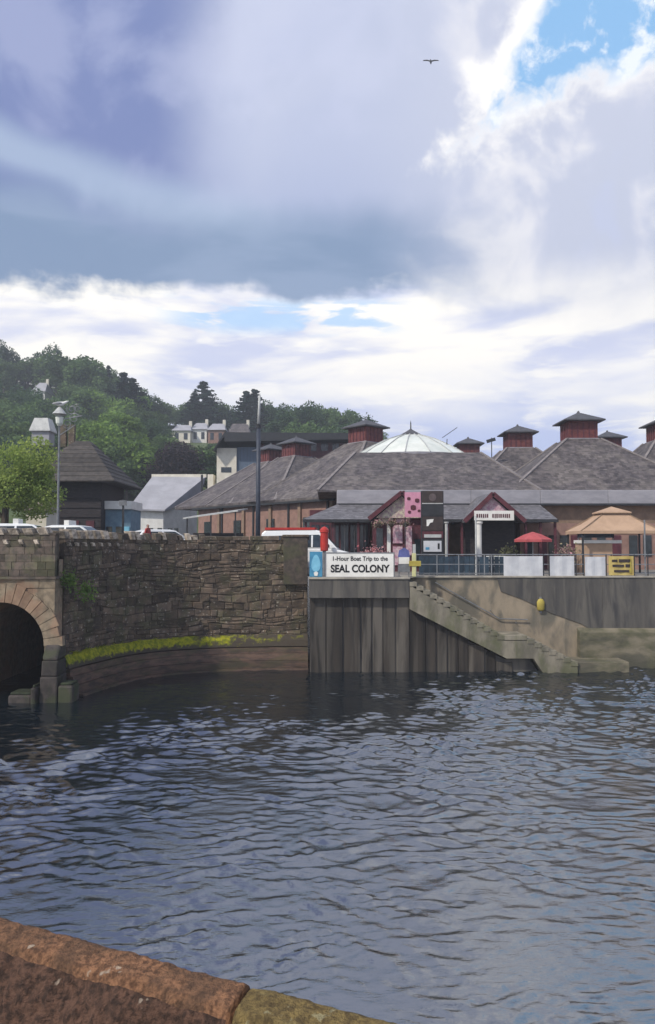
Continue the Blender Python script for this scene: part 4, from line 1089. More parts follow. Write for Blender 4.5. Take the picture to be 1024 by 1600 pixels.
WG = 'trees of the wooded hillside'
# ridge fringe
tree_px = [(-60, 552), (0, 562), (60, 566), (100, 560), (150, 574), (175, 592), (230, 626), (260, 630), (340, 634), (420, 636), (450, 648), (480, 656), (540, 664), (590, 676)]
def where(px, py):
    if py < np.interp(px, [p for p, _ in ridge_px], [q_ for _, q_ in ridge_px]) + 14:
        return 'along the crest above the timber pavilion' if px < 200 else ('along the crest behind the hillside houses' if px < 400 else 'along the low right end of the crest')
    if px < 90: return 'on the left slope above the yellow green tree'
    if px < 215: return 'on the slope behind the timber pavilion'
    if px < 330: return 'on the slope above the low white building'
    return 'on the slope behind the dark flat roof'
KN = {'mid': 'green leafy tree', 'dark': 'dark green tree', 'bright': 'bright yellow green tree', 'copper': 'dark purple copper tree', 'con': 'dark conifer'}
def lab(kind, px, py): return KN[kind] + ' ' + where(px, py)
for px in list(range(-60, 596, 9)):
    yt = np.interp(px, [p for p, _ in tree_px], [q_ for _, q_ in tree_px]); top = yt + rng.uniform(-5, 12)
    kind = rng.choice(['dark', 'dark', 'mid', 'mid'] if px < 400 else ['mid', 'mid', 'dark'])
    Yb = 226 + rng.uniform(-8, 6); x = xx(px, Yb); b_ = hillz(x, Yb); h = max(4., zz(top, Yb) - b_)
    plant(kind, (x, Yb, b_ - .5), h + .5, lab(kind, px, 0), WG, rng.uniform(1.1, 1.5))
# slope
def clear(px, pyt, pyb):                                  # keep the houses and the meadow in view
    if 258 < px < 396 and pyb > 664 and pyt < 690: return False
    if 42 < px < 72 and pyt < 620 and pyb > 600: return False
    return True
cnt = 0; tries = 0
while cnt < 185 and tries < 5000:
    tries += 1
    px = rng.uniform(-50, 560); r0 = np.interp(px, [p for p, _ in ridge_px], [q_ for _, q_ in ridge_px]); py = rng.uniform(r0 + 4, 790)
    b_ = hillhit(px, py)
    kind = rng.choice(['mid', 'mid', 'dark', 'dark'])
    if px < 60 and py < 660: kind = rng.choice(['mid', 'dark'])
    if 130 < px < 210 and py > 655: kind = rng.choice(['bright', 'bright', 'mid'])
    if 255 < px < 318 and py > 700: kind = 'copper'
    if 205 < px < 255 and py > 690: kind = rng.choice(['mid', 'dark', 'bright'])
    h = rng.uniform(7, 11) if kind != 'con' else rng.uniform(9, 13)
    if px < 90 and py < 640 and rng.random() < .5: h = rng.uniform(3.5, 5.5)
    top = py - h*F/b_.y; rad = .62*h*F/b_.y
    if not (clear(px - rad, top, py) and clear(px + rad, top, py) and clear(px, top, py)): continue
    plant(kind, tuple(b_ - Vector((0,0,.4))), h, lab(kind, px, py), WG, rng.uniform(1.0, 1.35)); cnt += 1
for px, py, k, top in ((300, 735, 'copper', 697), (282, 742, 'copper', 694), (322, 740, 'copper', 700), (258, 735, 'mid', 680), (240, 742, 'bright', 700), (168, 735, 'bright', 650), (185, 765, 'bright', 690), (150, 770, 'bright', 690), (198, 788, 'mid', 720), (180, 700, 'bright', 640), (225, 715, 'dark', 650), (240, 690, 'mid', 640), (205, 690, 'mid', 640), (330, 715, 'dark', 692), (345, 716, 'mid', 694), (272, 712, 'mid', 690), (250, 700, 'dark', 655)):
    b_ = hillhit(px, py) - Vector((0,0,.4)); plant(k, tuple(b_), (py - top)*b_.y/F + .4, lab(k, px, py), WG, 1.25)
# near tree
nt_ = broadleaf(77, lf_near, 8.6, 3.0, 17000, .17, 'leafy_tree')
b0 = at(8, 800, 46); nt_.location = (b0.x, 46, 5.7); nt_['label'] = 'yellow green leafy tree close behind the parapet at left'
crz = zz(652, 46) - 5.7; nt_.scale = (1.02, 1.02, crz/9.0)
for k, ps in protos.items():
    for p in ps:
        if p.name not in used: raise RuntimeError('unused prototype ' + p.name)

# ================================================================== STREET FURNITURE
# lamp post with scrolls, gull on top
Yl = 44.; lx = xx(90, Yl); lt = zz(640, Yl)
lp = thing('lamp_post', 'tall slim lamp post with scrolled iron brackets before the timber pavilion', 'lamp post', (lx, Yl, 5.7))
MB().tube([(lx, Yl, 5.6), (lx, Yl, 6.6), (lx, Yl, 10), (lx, Yl, lt)], [.12, .08, .065, .05], 8).build('post', greym, lp)
MB().lathe((lx, Yl, lt - .45), [(.05, 0), (.22, .1), (.42, .18), (.16, .5), (.05, .62)], 10).build('lantern_cap', paleg, lp)
MB().lathe((lx, Yl, lt - .95), [(.10, 0), (.20, .15), (.24, .5)], 10).build('lantern_glass', domeg, lp)
def scroll(cx, cz, r0, turns, ph, sgn=1):
    return [(cx + sgn*(r0*(1 - .75*t))*math.cos(ph + turns*6.28*t), Yl, cz + (r0*(1 - .75*t))*math.sin(ph + turns*6.28*t)) for t in [i/24 for i in range(25)]]
for cx, cz, r0, ph in ((lx + .70, lt + .02, .32, 2.6), (lx + .85, lt - .5, .30, .6), (lx + .45, lt - .85, .25, 3.6), (lx + 1.0, lt + .1, .22, 1.2)):
    MB().tube(scroll(cx, cz, r0, 1.4, ph), .026, 5).build('scroll', greym, lp)
MB().bar((lx, Yl, lt - .6), (lx + 1.3, Yl, lt - .35), .06).build('bracket', greym, lp)
MB().bar((lx, Yl, lt - 1.5), (lx + .9, Yl, lt - .9), .05).build('bracket', greym, lp)
def gull(name, label, loc, wings, s=1., face=1):
    t = thing(name, label, 'bird', loc)
    m = MB(); prof = []
    pts_ = [(-.30, .03), (-.22, .05), (-.1, .085), (.04, .10), (.14, .09), (.20, .065), (.25, .06), (.30, .055), (.34, .03), (.40, .008)]
    path = [(face*x*s, 0, s*(.13 + (.02 if x < 0 else .45*max(0, x - .1)) * (0 if wings else 1))) for x, _ in pts_]
    m.tube(path, [r_*s for _, r_ in pts_], 10); b_ = part('body', m.mesh('body', smooth=True), gullw, t)
    for sg in (-1, 1):
        w = MB()
        if wings:
            P_ = [(.10, 0, .16), (.14, .35, .30), (.02, .78, .22), (-.10, .70, .22), (-.06, .34, .28), (-.10, 0, .16)]
            vs = [(x*s, sg*y*s, z*s) for x, y, z in P_]; vs += [(x, y, z - .02*s) for x, y, z in vs]
            w.add(vs, [(0,1,4,5), (1,2,3,4), (11,10,7,6), (10,9,8,7)] + [(i, i+6, (i+1)%6+6, (i+1)%6) for i in range(6)])
        else:
            w.tube([(face*.12*s, sg*.085*s, .15*s), (-face*.05*s, sg*.10*s, .15*s), (-face*.34*s, sg*.03*s, .14*s)], [.03*s, .07*s, .01*s], 8)
        part('wing', w.mesh('wing', smooth=not wings), gullg, t)
        if not wings: part('leg', MB().bar((0, sg*.03*s, 0), (0, sg*.03*s, .08*s), .015*s).mesh('leg'), yelp, t)
    return t
gull('gull', 'white gull perched on top of the scrolled lamp post', (lx, Yl, lt + .16), False, 1.3, 1)
fb = gull('gull', 'dark flying bird with spread wings alone in the sky', tuple(at(673, 98, 46)), True, .64); fb.rotation_euler = (R(8), R(5), R(78))
for c_ in fb.children:
    if c_.name.startswith('body'): c_.data.materials[0] = gullg
# mast
Ym = 50.; mx_ = xx(403, Ym); mast = thing('mast', 'tall slim mast with dark lower half and pale top before the slate roofs', 'mast', (mx_, Ym, QZ))
MB().tube([(mx_, Ym, QZ), (mx_ + .02, Ym, zz(665, Ym))], [.17, .13], 12).build('lower_shaft', darkblue, mast, smooth=True)
MB().tube([(mx_ + .02, Ym, zz(665, Ym)), (mx_ + .08, Ym, zz(618, Ym))], [.10, .075], 10).build('upper_shaft', paleg, mast, smooth=True)
MB().lathe((mx_ + .02, Ym, zz(666, Ym)), [(.16, -.15), (.16, .12)], 12).build('collar', darkm, mast)
# weather vane on the roofs
Yv = 70; vx = xx(770, Yv); vv = thing('weather_vane', 'small dark weather vane between two red cupolas', 'weather vane', (vx, Yv, 12))
MB().bar((vx, Yv, 10.5), (vx, Yv, zz(684, Yv)), .07).build('rod', darkm, vv); MB().bar((vx - .45, Yv, zz(690, Yv)), (vx + .35, Yv, zz(686, Yv)), .08, .3).build('pointer', darkm, vv)
Yv = 64; vx = xx(702, Yv); ae = thing('aerial', 'thin dark aerial rising right of the glass dome', 'aerial', (vx, Yv, 12))
MB().bar((vx - .3, Yv, 12.4), (vx - .1, Yv, zz(686, Yv)), .06).build('pole', darkm, ae); MB().bar((vx - .5, Yv, zz(684, Yv)), (vx + .75, Yv, zz(668, Yv)), .05).build('boom', darkm, ae)

# ---- fence along the quay
fe = thing('quay_fence', 'grey metal railing along the quay edge above the steps and wall', 'fence', (10, WALLY + .12, QZ))
FYq = WALLY + .12; fx0, fx1 = xx(643, FYq), 30.
ft = QZ + 1.12
for zq in (ft, QZ + .62, QZ + .16): MB().tube([(fx0, FYq, zq), (fx1, FYq, zq)], .022 if zq < ft else .03, 6).build('rail', greym, fe)
for px in (650, 683, 717, 745, 757, 768, 807, 849, 858, 900, 912, 947, 955, 991, 1012, 1045, 1080, 1110):
    x = xx(px, FYq); MB().tube([(x, FYq + .002, QZ - .02), (x, FYq + .002, ft + .03)], .032, 6).build('post', greym if px < 780 else darkm, fe)
# taller posts rising from the fence
for px, pyt, lab in ((744, 806, 'slim pale pole rising from the fence before the gabled porch'), (1008, 812, 'slim grey pole rising from the fence before the tan gazebo')):
    x = xx(px, FYq + .15); t = thing('pole', lab, 'pole', (x, FYq + .15, QZ)); MB().tube([(x, FYq + .15, QZ), (x, FYq + .15, zz(pyt, FYq))], .045, 8).build('shaft', paleg if px < 800 else greym, t); MB().lathe((x, FYq + .15, QZ), [(.10, 0), (.10, .04), (.05, .06)], 10).build('base', greym, t)
# banners on the fence
def banner(px0, px1, py0, py1, mat, label, border=None, wav=.03, name='banner'):
    Yb = FYq - .05; a, e = xx(px0, Yb), xx(px1, Yb); z1, z0 = zz(py0, Yb), zz(py1, Yb); t = thing(name, label, 'banner', ((a+e)/2, Yb, z0), 'banners tied along the fence')
    m = MB(); n = 10; vs = []
    for i in range(n+1):
        x = a + (e-a)*i/n; w_ = wav*math.sin(i*1.3 + a)
        for z in (z0, z1): vs += [(x, Yb + w_*.6, z), (x, Yb + w_*.6 + .012, z)]
    fs = []
    for i in range(n):
        o = i*4; fs += [(o, o+4, o+6, o+2), (o+1, o+3, o+7, o+5), (o, o+1, o+5, o+4), (o+2, o+6, o+7, o+3)]
    fs += [(0,2,3,1), (n*4, n*4+1, n*4+3, n*4+2)]; m.add(vs, fs); m.build('sheet', mat, t, smooth=False)
    return t, a, e, Yb, z0, z1
banner(787, 848, 869, 900, banw, 'plain white banner on the fence, leftmost of the white ones')
banner(859, 897, 869, 900, banw, 'plain white banner on the fence, middle of the three white ones')
banner(914, 946, 870, 900, banw, 'plain white banner on the fence next to the yellow banner')
t, a, e, Yb, z0, z1 = banner(951, 990, 869, 899, yelb, 'yellow banner with dark marks tied to the fence')
for (u0, u1, v0, v1) in ((.12, .34, .70, .82), (.40, .86, .68, .84), (.14, .60, .44, .56), (.66, .84, .42, .58), (.2, .8, .16, .28), (.82, .9, .12, .86)):
    MB().box(a + (e-a)*u0, a + (e-a)*u1, Yb - .034, Yb - .026, z0 + (z1-z0)*v0, z0 + (z1-z0)*v1).build('printed_mark', brownp if u0 < .8 else yelp, t)
# dark boarded windbreak behind the fence
wk = thing('windbreak', 'low dark blue boarded windbreak behind the fence by the steps', 'windbreak', (xx(720, 40.6), 40.6, QZ))
x = xx(655, 40.6); k = 0
while x < xx(786, 40.6):
    MB().box(x, x + .24, 40.58 + .01*(k % 2), 40.64, QZ + .05, QZ + 1.02 + rng.uniform(-.02, .02)).build('board', bluep2, wk); x += .265; k += 1
MB().box(xx(655, 40.6), xx(786, 40.6) + .1, 40.65, 40.70, QZ + .75, QZ + .85).build('rail', bluep2, wk)
# text helper
def text(body, size, parent, mat, loc, width=None, name='lettering', bold=0.):
    cu = bpy.data.curves.new('txt', 'FONT'); cu.body = body; cu.size = size; cu.align_x = 'CENTER'; cu.align_y = 'CENTER'; cu.extrude = .004; cu.offset = bold
    o = bpy.data.objects.new('txt', cu); C.objects.link(o); bpy.context.view_layer.update()
    me = bpy.data.meshes.new_from_object(o.evaluated_get(bpy.context.evaluated_depsgraph_get())); bpy.data.objects.remove(o)
    me.materials.clear(); me.materials.append(mat)
    w = max(v.co.x for v in me.vertices) - min(v.co.x for v in me.vertices); k = (width / w) if width else 1
    for v in me.vertices: v.co = Vector((v.co.x*k, -v.co.z, v.co.y))
    q_ = bpy.data.objects.new(name, me); C.objects.link(q_); q_.parent = parent; q_.location = Vector(loc) - Vector(parent_loc(parent)); return q_
# seal colony sign
Yg = 37.75; a, e = xx(509, Yg), xx(616, Yg); z1, z0 = zz(864, Yg), zz(902, Yg)
sg = thing('boat_trip_sign', 'white sign board lettered SEAL COLONY at the quay edge', 'sign', ((a+e)/2, Yg, z0))
MB().box(a, e, Yg, Yg + .04, z0, z1).build('board', whitep, sg, bevel=.006)
for (x0, x1, y0, y1) in ((a - .03, a + .03, z0 - .02, z1 + .03), (e - .03, e + .03, z0 - .02, z1 + .03)): MB().box(x0, x1, Yg - .012, Yg + .055, y0, y1).build('frame', greym, sg)
for (y0, y1) in ((z0 - .02, z0 + .025), (z1 - .025, z1 + .03)): MB().box(a + .031, e - .031, Yg - .011, Yg + .054, y0, y1).build('frame', greym, sg)
for x in (a + .25, e - .25): MB().box(x - .04, x + .04, Yg + .057, Yg + .12, QZ + .03, z1).build('leg', greym, sg)
text('1-Hour Boat Trip to the', .30, sg, blackp, ((a+e)/2, Yg - .006, z0 + (z1-z0)*.76), (e-a)*.80, bold=.006)
text('SEAL COLONY', .50, sg, blackp, ((a+e)/2, Yg - .006, z0 + (z1-z0)*.34), (e-a)*.86, bold=.018)
# blue seal board
Yb2 = 37.7; a, e = xx(484, Yb2), xx(504, Yb2); z1, z0 = zz(862, Yb2), zz(903, Yb2); cx = (a+e)/2
sb = thing('seal_board', 'narrow blue board with pale blue rounded figure left of the white sign', 'sign', (cx, Yb2, z0))
MB().box(a, e, Yb2, Yb2 + .05, z0 + .05, z1).build('board', bluep, sb, bevel=.01)
fig = []
for i in range(24):
    t = 2*math.pi*i/24; fig.append((cx + .22*math.cos(t)*(1 - .25*math.sin(t)), z0 + .72 + .42*math.sin(t)))
MB().prism(fig, Yb2 - .02, Yb2 + .002).build('figure', lbluep, sb)
MB().prism([(cx - .07, z0 + .10), (cx + .07, z0 + .10), (cx + .11, z0 + .26), (cx, z0 + .32), (cx - .11, z0 + .26)], Yb2 - .03, Yb2 + .004).build('pale_base_mark', whitep, sb)
for x in (a + .08, e - .08): MB().box(x - .03, x + .03, Yb2 + .052, Yb2 + .10, QZ + .03, z1 - .1).build('leg', greym, sb)
# red post
Yr = 39.0; rx = xx(507, Yr); rz0, rz1 = zz(861, Yr), zz(822, Yr)
rp = thing('red_post', 'red rounded post standing beside the white van', 'post', (rx, Yr, QZ))
MB().lathe((rx, Yr, QZ), [(.09, 0), (.09, rz0 - QZ)], 10).build('stem', greym, rp)
MB().lathe((rx, Yr, rz0), [(.17, 0), (.20, .05), (.20, .92), (.24, .95), (.23, 1.08), (.12, 1.2), (.02, 1.24)], 14).build('head', redp, rp, smooth=False)
# upright notice board, yellow post
Yn = 38.6; a, e = xx(622, Yn), xx(641, Yn); nb = thing('notice_board', 'small upright blue and white notice board beside the yellow post', 'notice board', ((a+e)/2, Yn, QZ))
MB().box(a, e, Yn, Yn + .05, QZ + .25, QZ + .66).build('grey_panel', greym, nb)
MB().box(a + .04, e - .04, Yn - .02, Yn + .04, QZ + .665, QZ + 1.0).build('white_panel', whitep, nb)
m = MB(); m.prism([(a, QZ + 1.0), (e, QZ + 1.0), (e - .06, QZ + 1.34), ((a+e)/2, QZ + 1.48), (a + .06, QZ + 1.34)], Yn - .01, Yn + .05); m.build('blue_panel', pm('indigo_panel', (.13,.15,.38), .5), nb)
for x in (a + .06, e - .06): MB().box(x - .025, x + .025, Yn + .055, Yn + .1, QZ, QZ + 1.0).build('leg', greym, nb)
yx = xx(647, 38.4); yp = thing('yellow_post', 'pale yellow rescue post with short arms at the top of the steps', 'post', (yx, 38.4, QZ))
ypale = pm('pale_yellow', (.58,.56,.28), .6, (.44,.44,.25))
MB().box(yx - .10, yx + .10, 38.32, 38.48, QZ + .03, QZ + 1.2).build('post', ypale, yp, bevel=.02); MB().box(yx - .26, yx + .34, 38.28, 38.32, QZ + .55, QZ + .82).build('arm', yelp, yp, bevel=.02); MB().box(yx - .06, yx + .08, 38.34, 38.46, QZ + 1.2, QZ + 1.65).build('cap', paleg, yp)

# ---- sign pylon and pink banner before the porch
Yp = 44.; a, e = xx(659, Yp), xx(694, Yp); z1 = zz(767, Yp); py_ = thing('sign_pylon', 'tall dark brown sign pylon before the colourful porch', 'sign', ((a+e)/2, Yp, QZ))
bands = [(767, 786, brownp), (787.5, 806, darkm), (807, 829, brownp), (830, 841, reddark), (842, 862, darkm)]
MB().box(a, e, Yp + .05, Yp + .3, QZ, z1).build('body', darkm, py_)
for t0, t1, mm in bands: MB().box(a + .05, e - .05, Yp - .01, Yp + .048, zz(t1, Yp), zz(t0, Yp)).build('panel', mm, py_)
MB().box(a + .04, e - .04, Yp - .03, Yp + .02, zz(787.4, Yp), zz(786, Yp)).build('pale_line', paleg, py_)
MB().lathe((0,0,0), [(.16, 0), (.16, .02)], 14).build('tmp', paleg) if False else None
em = MB(); em.prism([((a+e)/2 + .22*math.cos(i*.5236), zz(777, Yp) + .22*math.sin(i*.5236)) for i in range(12)], Yp - .03, Yp - .012); em.build('emblem', pm('emblem_dim', (.13,.10,.10), .5), py_)
q0, q1 = xx(667, Yp), xx(678, Yp); MB().prism([(q0, zz(812, Yp)), (q1, zz(811, Yp)), (q1 - .05, zz(816, Yp)), (q0 + .2, zz(817, Yp)), (q0 + .1, zz(822, Yp)), (q0, zz(822, Yp))], Yp - .03, Yp - .012).build('white_mark', whitep, py_)
MB().box(xx(663, Yp), xx(690, Yp), Yp - .03, Yp - .012, zz(840, Yp), zz(835, Yp)).build('lettering_strip', paleg, py_)
nbx = MB().box(xx(662, Yp), xx(690, Yp), Yp - .04, Yp - .013, zz(862, Yp), zz(845, Yp)).build('poster', banw, py_)
MB().box(xx(684, Yp), xx(687, Yp), Yp - .05, Yp - .041, zz(858, Yp), zz(849, Yp)).build('poster_mark', blackp, nbx)
MB().box(xx(665, Yp), xx(671, Yp), Yp - .05, Yp - .041, zz(859, Yp), zz(855, Yp)).build('poster_mark', bluep, nbx)
a, e = xx(633, 46), xx(660, 46); pk = thing('pink_sign', 'square pink hanging sign with dark red splashes left of the pylon', 'sign', ((a+e)/2, 46, zz(808, 46)))
MB().box(a, e, 46, 46.06, zz(808, 46), zz(769, 46)).build('panel', pinkp, pk)
for px, py, r_ in ((639, 779, .10), (652, 782, .13), (646, 793, .16), (640, 800, .09), (655, 798, .08)):
    q_ = at(px, py, 45.98); MB().prism([(q_.x + r_*math.cos(i*.7854)*(1 + .3*(i % 2)), q_.z + r_*math.sin(i*.7854)) for i in range(8)], 45.975, 45.998).build('splash', reddark, pk)
MB().box(a, a + .06, 46.06, 46.14, QZ, zz(808, 46)).build('support', darkm, pk); MB().box(e - .06, e, 46.06, 46.14, QZ, zz(808, 46)).build('support', darkm, pk)
# white lettered board and column at the second porch
Yo = 46.4; a, e = xx(742, Yo), xx(804, Yo); ob = thing('porch_sign', 'long white board with small red lettering across the gabled porch', 'sign', ((a+e)/2, Yo, zz(813, Yo)))
MB().box(a, e, Yo, Yo + .1, zz(813, Yo), zz(798, Yo)).build('board', whitep, ob)
x = a + .12
for ww in (.13,.11,.12,.12,.1,.12,0,.13,.1,.12,.1,.13,.12,.1,.12,.11):
    if x + ww > e - .1: break
    if ww: MB().box(x, x + ww*.7, Yo - .012, Yo - .004, zz(808.5, Yo) - rng.uniform(0, .04), zz(803, Yo)).build('letter_mark', reddark, ob)
    x += ww*1.08 if ww else .2
x = xx(750, Yo); pc_ = thing('white_column', 'white column under the lettered porch board', 'column', (x, Yo + .2, QZ))
MB().lathe((x, Yo + .25, QZ), [(.26, 0), (.26, .12), (.17, .16), (.17, zz(815, Yo) - QZ - .16), (.24, zz(815, Yo) - QZ - .1), (.24, zz(814, Yo) - QZ - .02)], 14).build('shaft', whitep, pc_)
x = xx(698, 46); wc = thing('white_column', 'white column right of the brown sign pylon', 'column', (x, 46, QZ))
MB().lathe((x, 46, QZ), [(.15, 0), (.15, .1), (.09, .13), (.09, 2.9), (.14, 2.95), (.14, 3.02)], 12).build('shaft', paleg, wc)

# ---- red parasol
pr = at(833, 868, 43); ux, uy = pr.x, 43.
pa = thing('parasol', 'red cafe parasol behind the white fence banners', 'parasol', (ux, uy, QZ))
MB().tube([(ux, uy, QZ), (ux, uy, zz(834, uy))], .025, 8).build('pole', paleg, pa); MB().lathe((ux, uy, QZ), [(.28, 0), (.28, .06), (.06, .1)], 14).build('base', darkm, pa)
zt_, ze_ = zz(831, uy), zz(843, uy); Rr = 1.08
for k in range(8):
    a0, a1 = 2*math.pi*k/8 + .2, 2*math.pi*(k+1)/8 + .2; m = MB(); o = Vector((ux, uy, 0)); P_ = []
    for f_, sag in ((0, 0), (.5, .05), (1, 0)):
        for a_ in (a0, a1): P_.append(o + Vector((Rr*f_*math.cos(a_) if f_ else .03*math.cos(a_), Rr*f_*math.sin(a_) if f_ else .03*math.sin(a_), zt_ + (ze_-zt_)*f_ + sag)))
    P_ += [P_[4] - Vector((0,0,.14)), P_[5] - Vector((0,0,.14))]
    m.add(P_, [(0,1,3,2), (2,3,5,4), (4,5,7,6)]); m.build('canopy_panel', redc, pa)
    MB().bar((ux, uy, zt_ - .02), P_[4] + Vector((0,0,-.02)), .02).build('rib', paleg, pa)
# ---- gazebo
gy = 43.4; gxc = xx(958, gy); gxl, gxr = xx(884, gy + 1.4), xx(1034, gy - 1.4)
gz_e, gz_t = zz(829, gy - 1.4), zz(803, gy)
gb = thing('gazebo', 'tan canvas gazebo with two tier hipped roof on dark posts', 'gazebo', (gxc, gy, QZ))
hw = (gxr - gxl)/2; gcx = (gxl + gxr)/2
corners = [(-1,-1),(1,-1),(1,1),(-1,1)]
for i in range(4):
    (a0, b0_), (a1, b1_) = corners[i], corners[(i+1)%4]
    lo0 = Vector((gcx + hw*a0, gy + 1.4*b0_, gz_e)); lo1 = Vector((gcx + hw*a1, gy + 1.4*b1_, gz_e)); t0_ = Vector((gcx + .65*a0, gy + .55*b0_, gz_t)); t1_ = Vector((gcx + .65*a1, gy + .55*b1_, gz_t))
    m = MB(); mid0, mid1 = lo0.lerp(t0_, .5) - Vector((0,0,.07)), lo1.lerp(t1_, .5) - Vector((0,0,.07)); dn = Vector((0,0,-.17))
    m.add([lo0, lo1, mid1, mid0, t1_, t0_, lo0 + dn, lo1 + dn], [(0,1,2,3), (3,2,4,5), (6,7,1,0)]); m.build('roof_panel', tanc, gb)
    MB().bar(lo0, t0_, .05, .05).build('roof_seam', pm('tan_seam', (.34,.24,.16), .9) if i == 0 else MATS['tan_seam'], gb)
    MB().bar((lo0.x - .12*a0, lo0.y - .12*b0_, QZ), (lo0.x - .12*a0, lo0.y - .12*b0_, gz_e - .02), .09).build('post', darkm, gb)
    v0 = Vector((gcx + .85*a0, gy + .72*b0_, gz_t + .08)); v1 = Vector((gcx + .85*a1, gy + .72*b1_, gz_t + .08)); ap = Vector((gcx, gy, gz_t + .42)); m = MB(); m.add([v0, v1, ap, v0 + Vector((0,0,-.07)), v1 + Vector((0,0,-.07))], [(0,1,2), (3,4,1,0)]); m.build('vent_panel', tanc, gb)
# bar counter under the gazebo
a, e = xx(902, 43), xx(954, 43); ba = thing('bar_counter', 'tan fronted bar counter with white top under the gazebo', 'counter', ((a+e)/2, 43, QZ))
MB().box(a, e, 42.7, 43.3, QZ, zz(849, 43)).build('front', tanc, ba); MB().box(a - .06, e + .5, 42.62, 43.4, zz(849, 43) + .003, zz(844, 43)).build('top', whitep, ba)
MB().box(a + .2, e + .4, 43.5, 43.55, zz(840, 43), zz(833, 43)).build('menu_board', bluegrey, ba)
for x in (a + .25, e + .35): MB().box(x - .03, x + .03, 43.5, 43.56, zz(844, 43), zz(832, 43)).build('board_post', paleg, ba)
# planters
def planter(px, Yq, w, label, lf, n=240):
    x = xx(px, Yq); t = thing('planter', label, 'planter', (x, Yq, QZ)); MB().box(x - w/2, x + w/2, Yq - .2, Yq + .2, QZ, QZ + .75).build('tub', darkwood, t, bevel=.02)
    P_ = np.stack([nrg.normal(x, w*.3, n), nrg.normal(Yq, .15, n), nrg.normal(QZ + 1.15, .22, n)], 1) - np.array([x, Yq, QZ])
    part('foliage', leafcloud(P_, .14, seed=n), lf, t)
planter(886, 42.4, .9, 'planter of pale flowers at the left end of the bar counter', lf_flow)
planter(795, 42.6, .9, 'planter with dry olive shrub left of the red parasol', leafmat('olive_shrub', (.20,.20,.11), (.10,.11,.06)))
planter(585, 45.5, 1.3, 'planter of red and white flowers behind the white sign', leafmat('flower_red', (.55,.10,.12), (.62,.52,.52), .3))
# cafe chairs
def chair(px, Yq, label):
    x = xx(px, Yq); t = thing('cafe_chair', label, 'chair', (x, Yq, QZ), 'white cafe chairs before the porch')
    MB().box(x - .2, x + .2, Yq - .2, Yq + .2, QZ + .43, QZ + .47).build('seat', whitep, t, bevel=.01)
    MB().box(x - .2, x + .2, Yq - .24, Yq - .20, QZ + .62, QZ + 1.32 - .3).build('backrest', whitep, t, bevel=.015)
    for i in (-1, 1):
        for j in (-1, 1): MB().bar((x + .17*i, Yq + .17*j - (.05 if j < 0 else 0), QZ), (x + .17*i, Yq + .17*j - (.05 if j < 0 else 0), QZ + (.43 if j > 0 else .9)), .035).build('leg', whitep, t)
for px, lb_ in ((764, 'white cafe chair, leftmost of three before the gabled porch'), (773, 'white cafe chair, middle of three before the gabled porch'), (782, 'white cafe chair, rightmost of three before the gabled porch')): chair(px, 42.2, lb_)

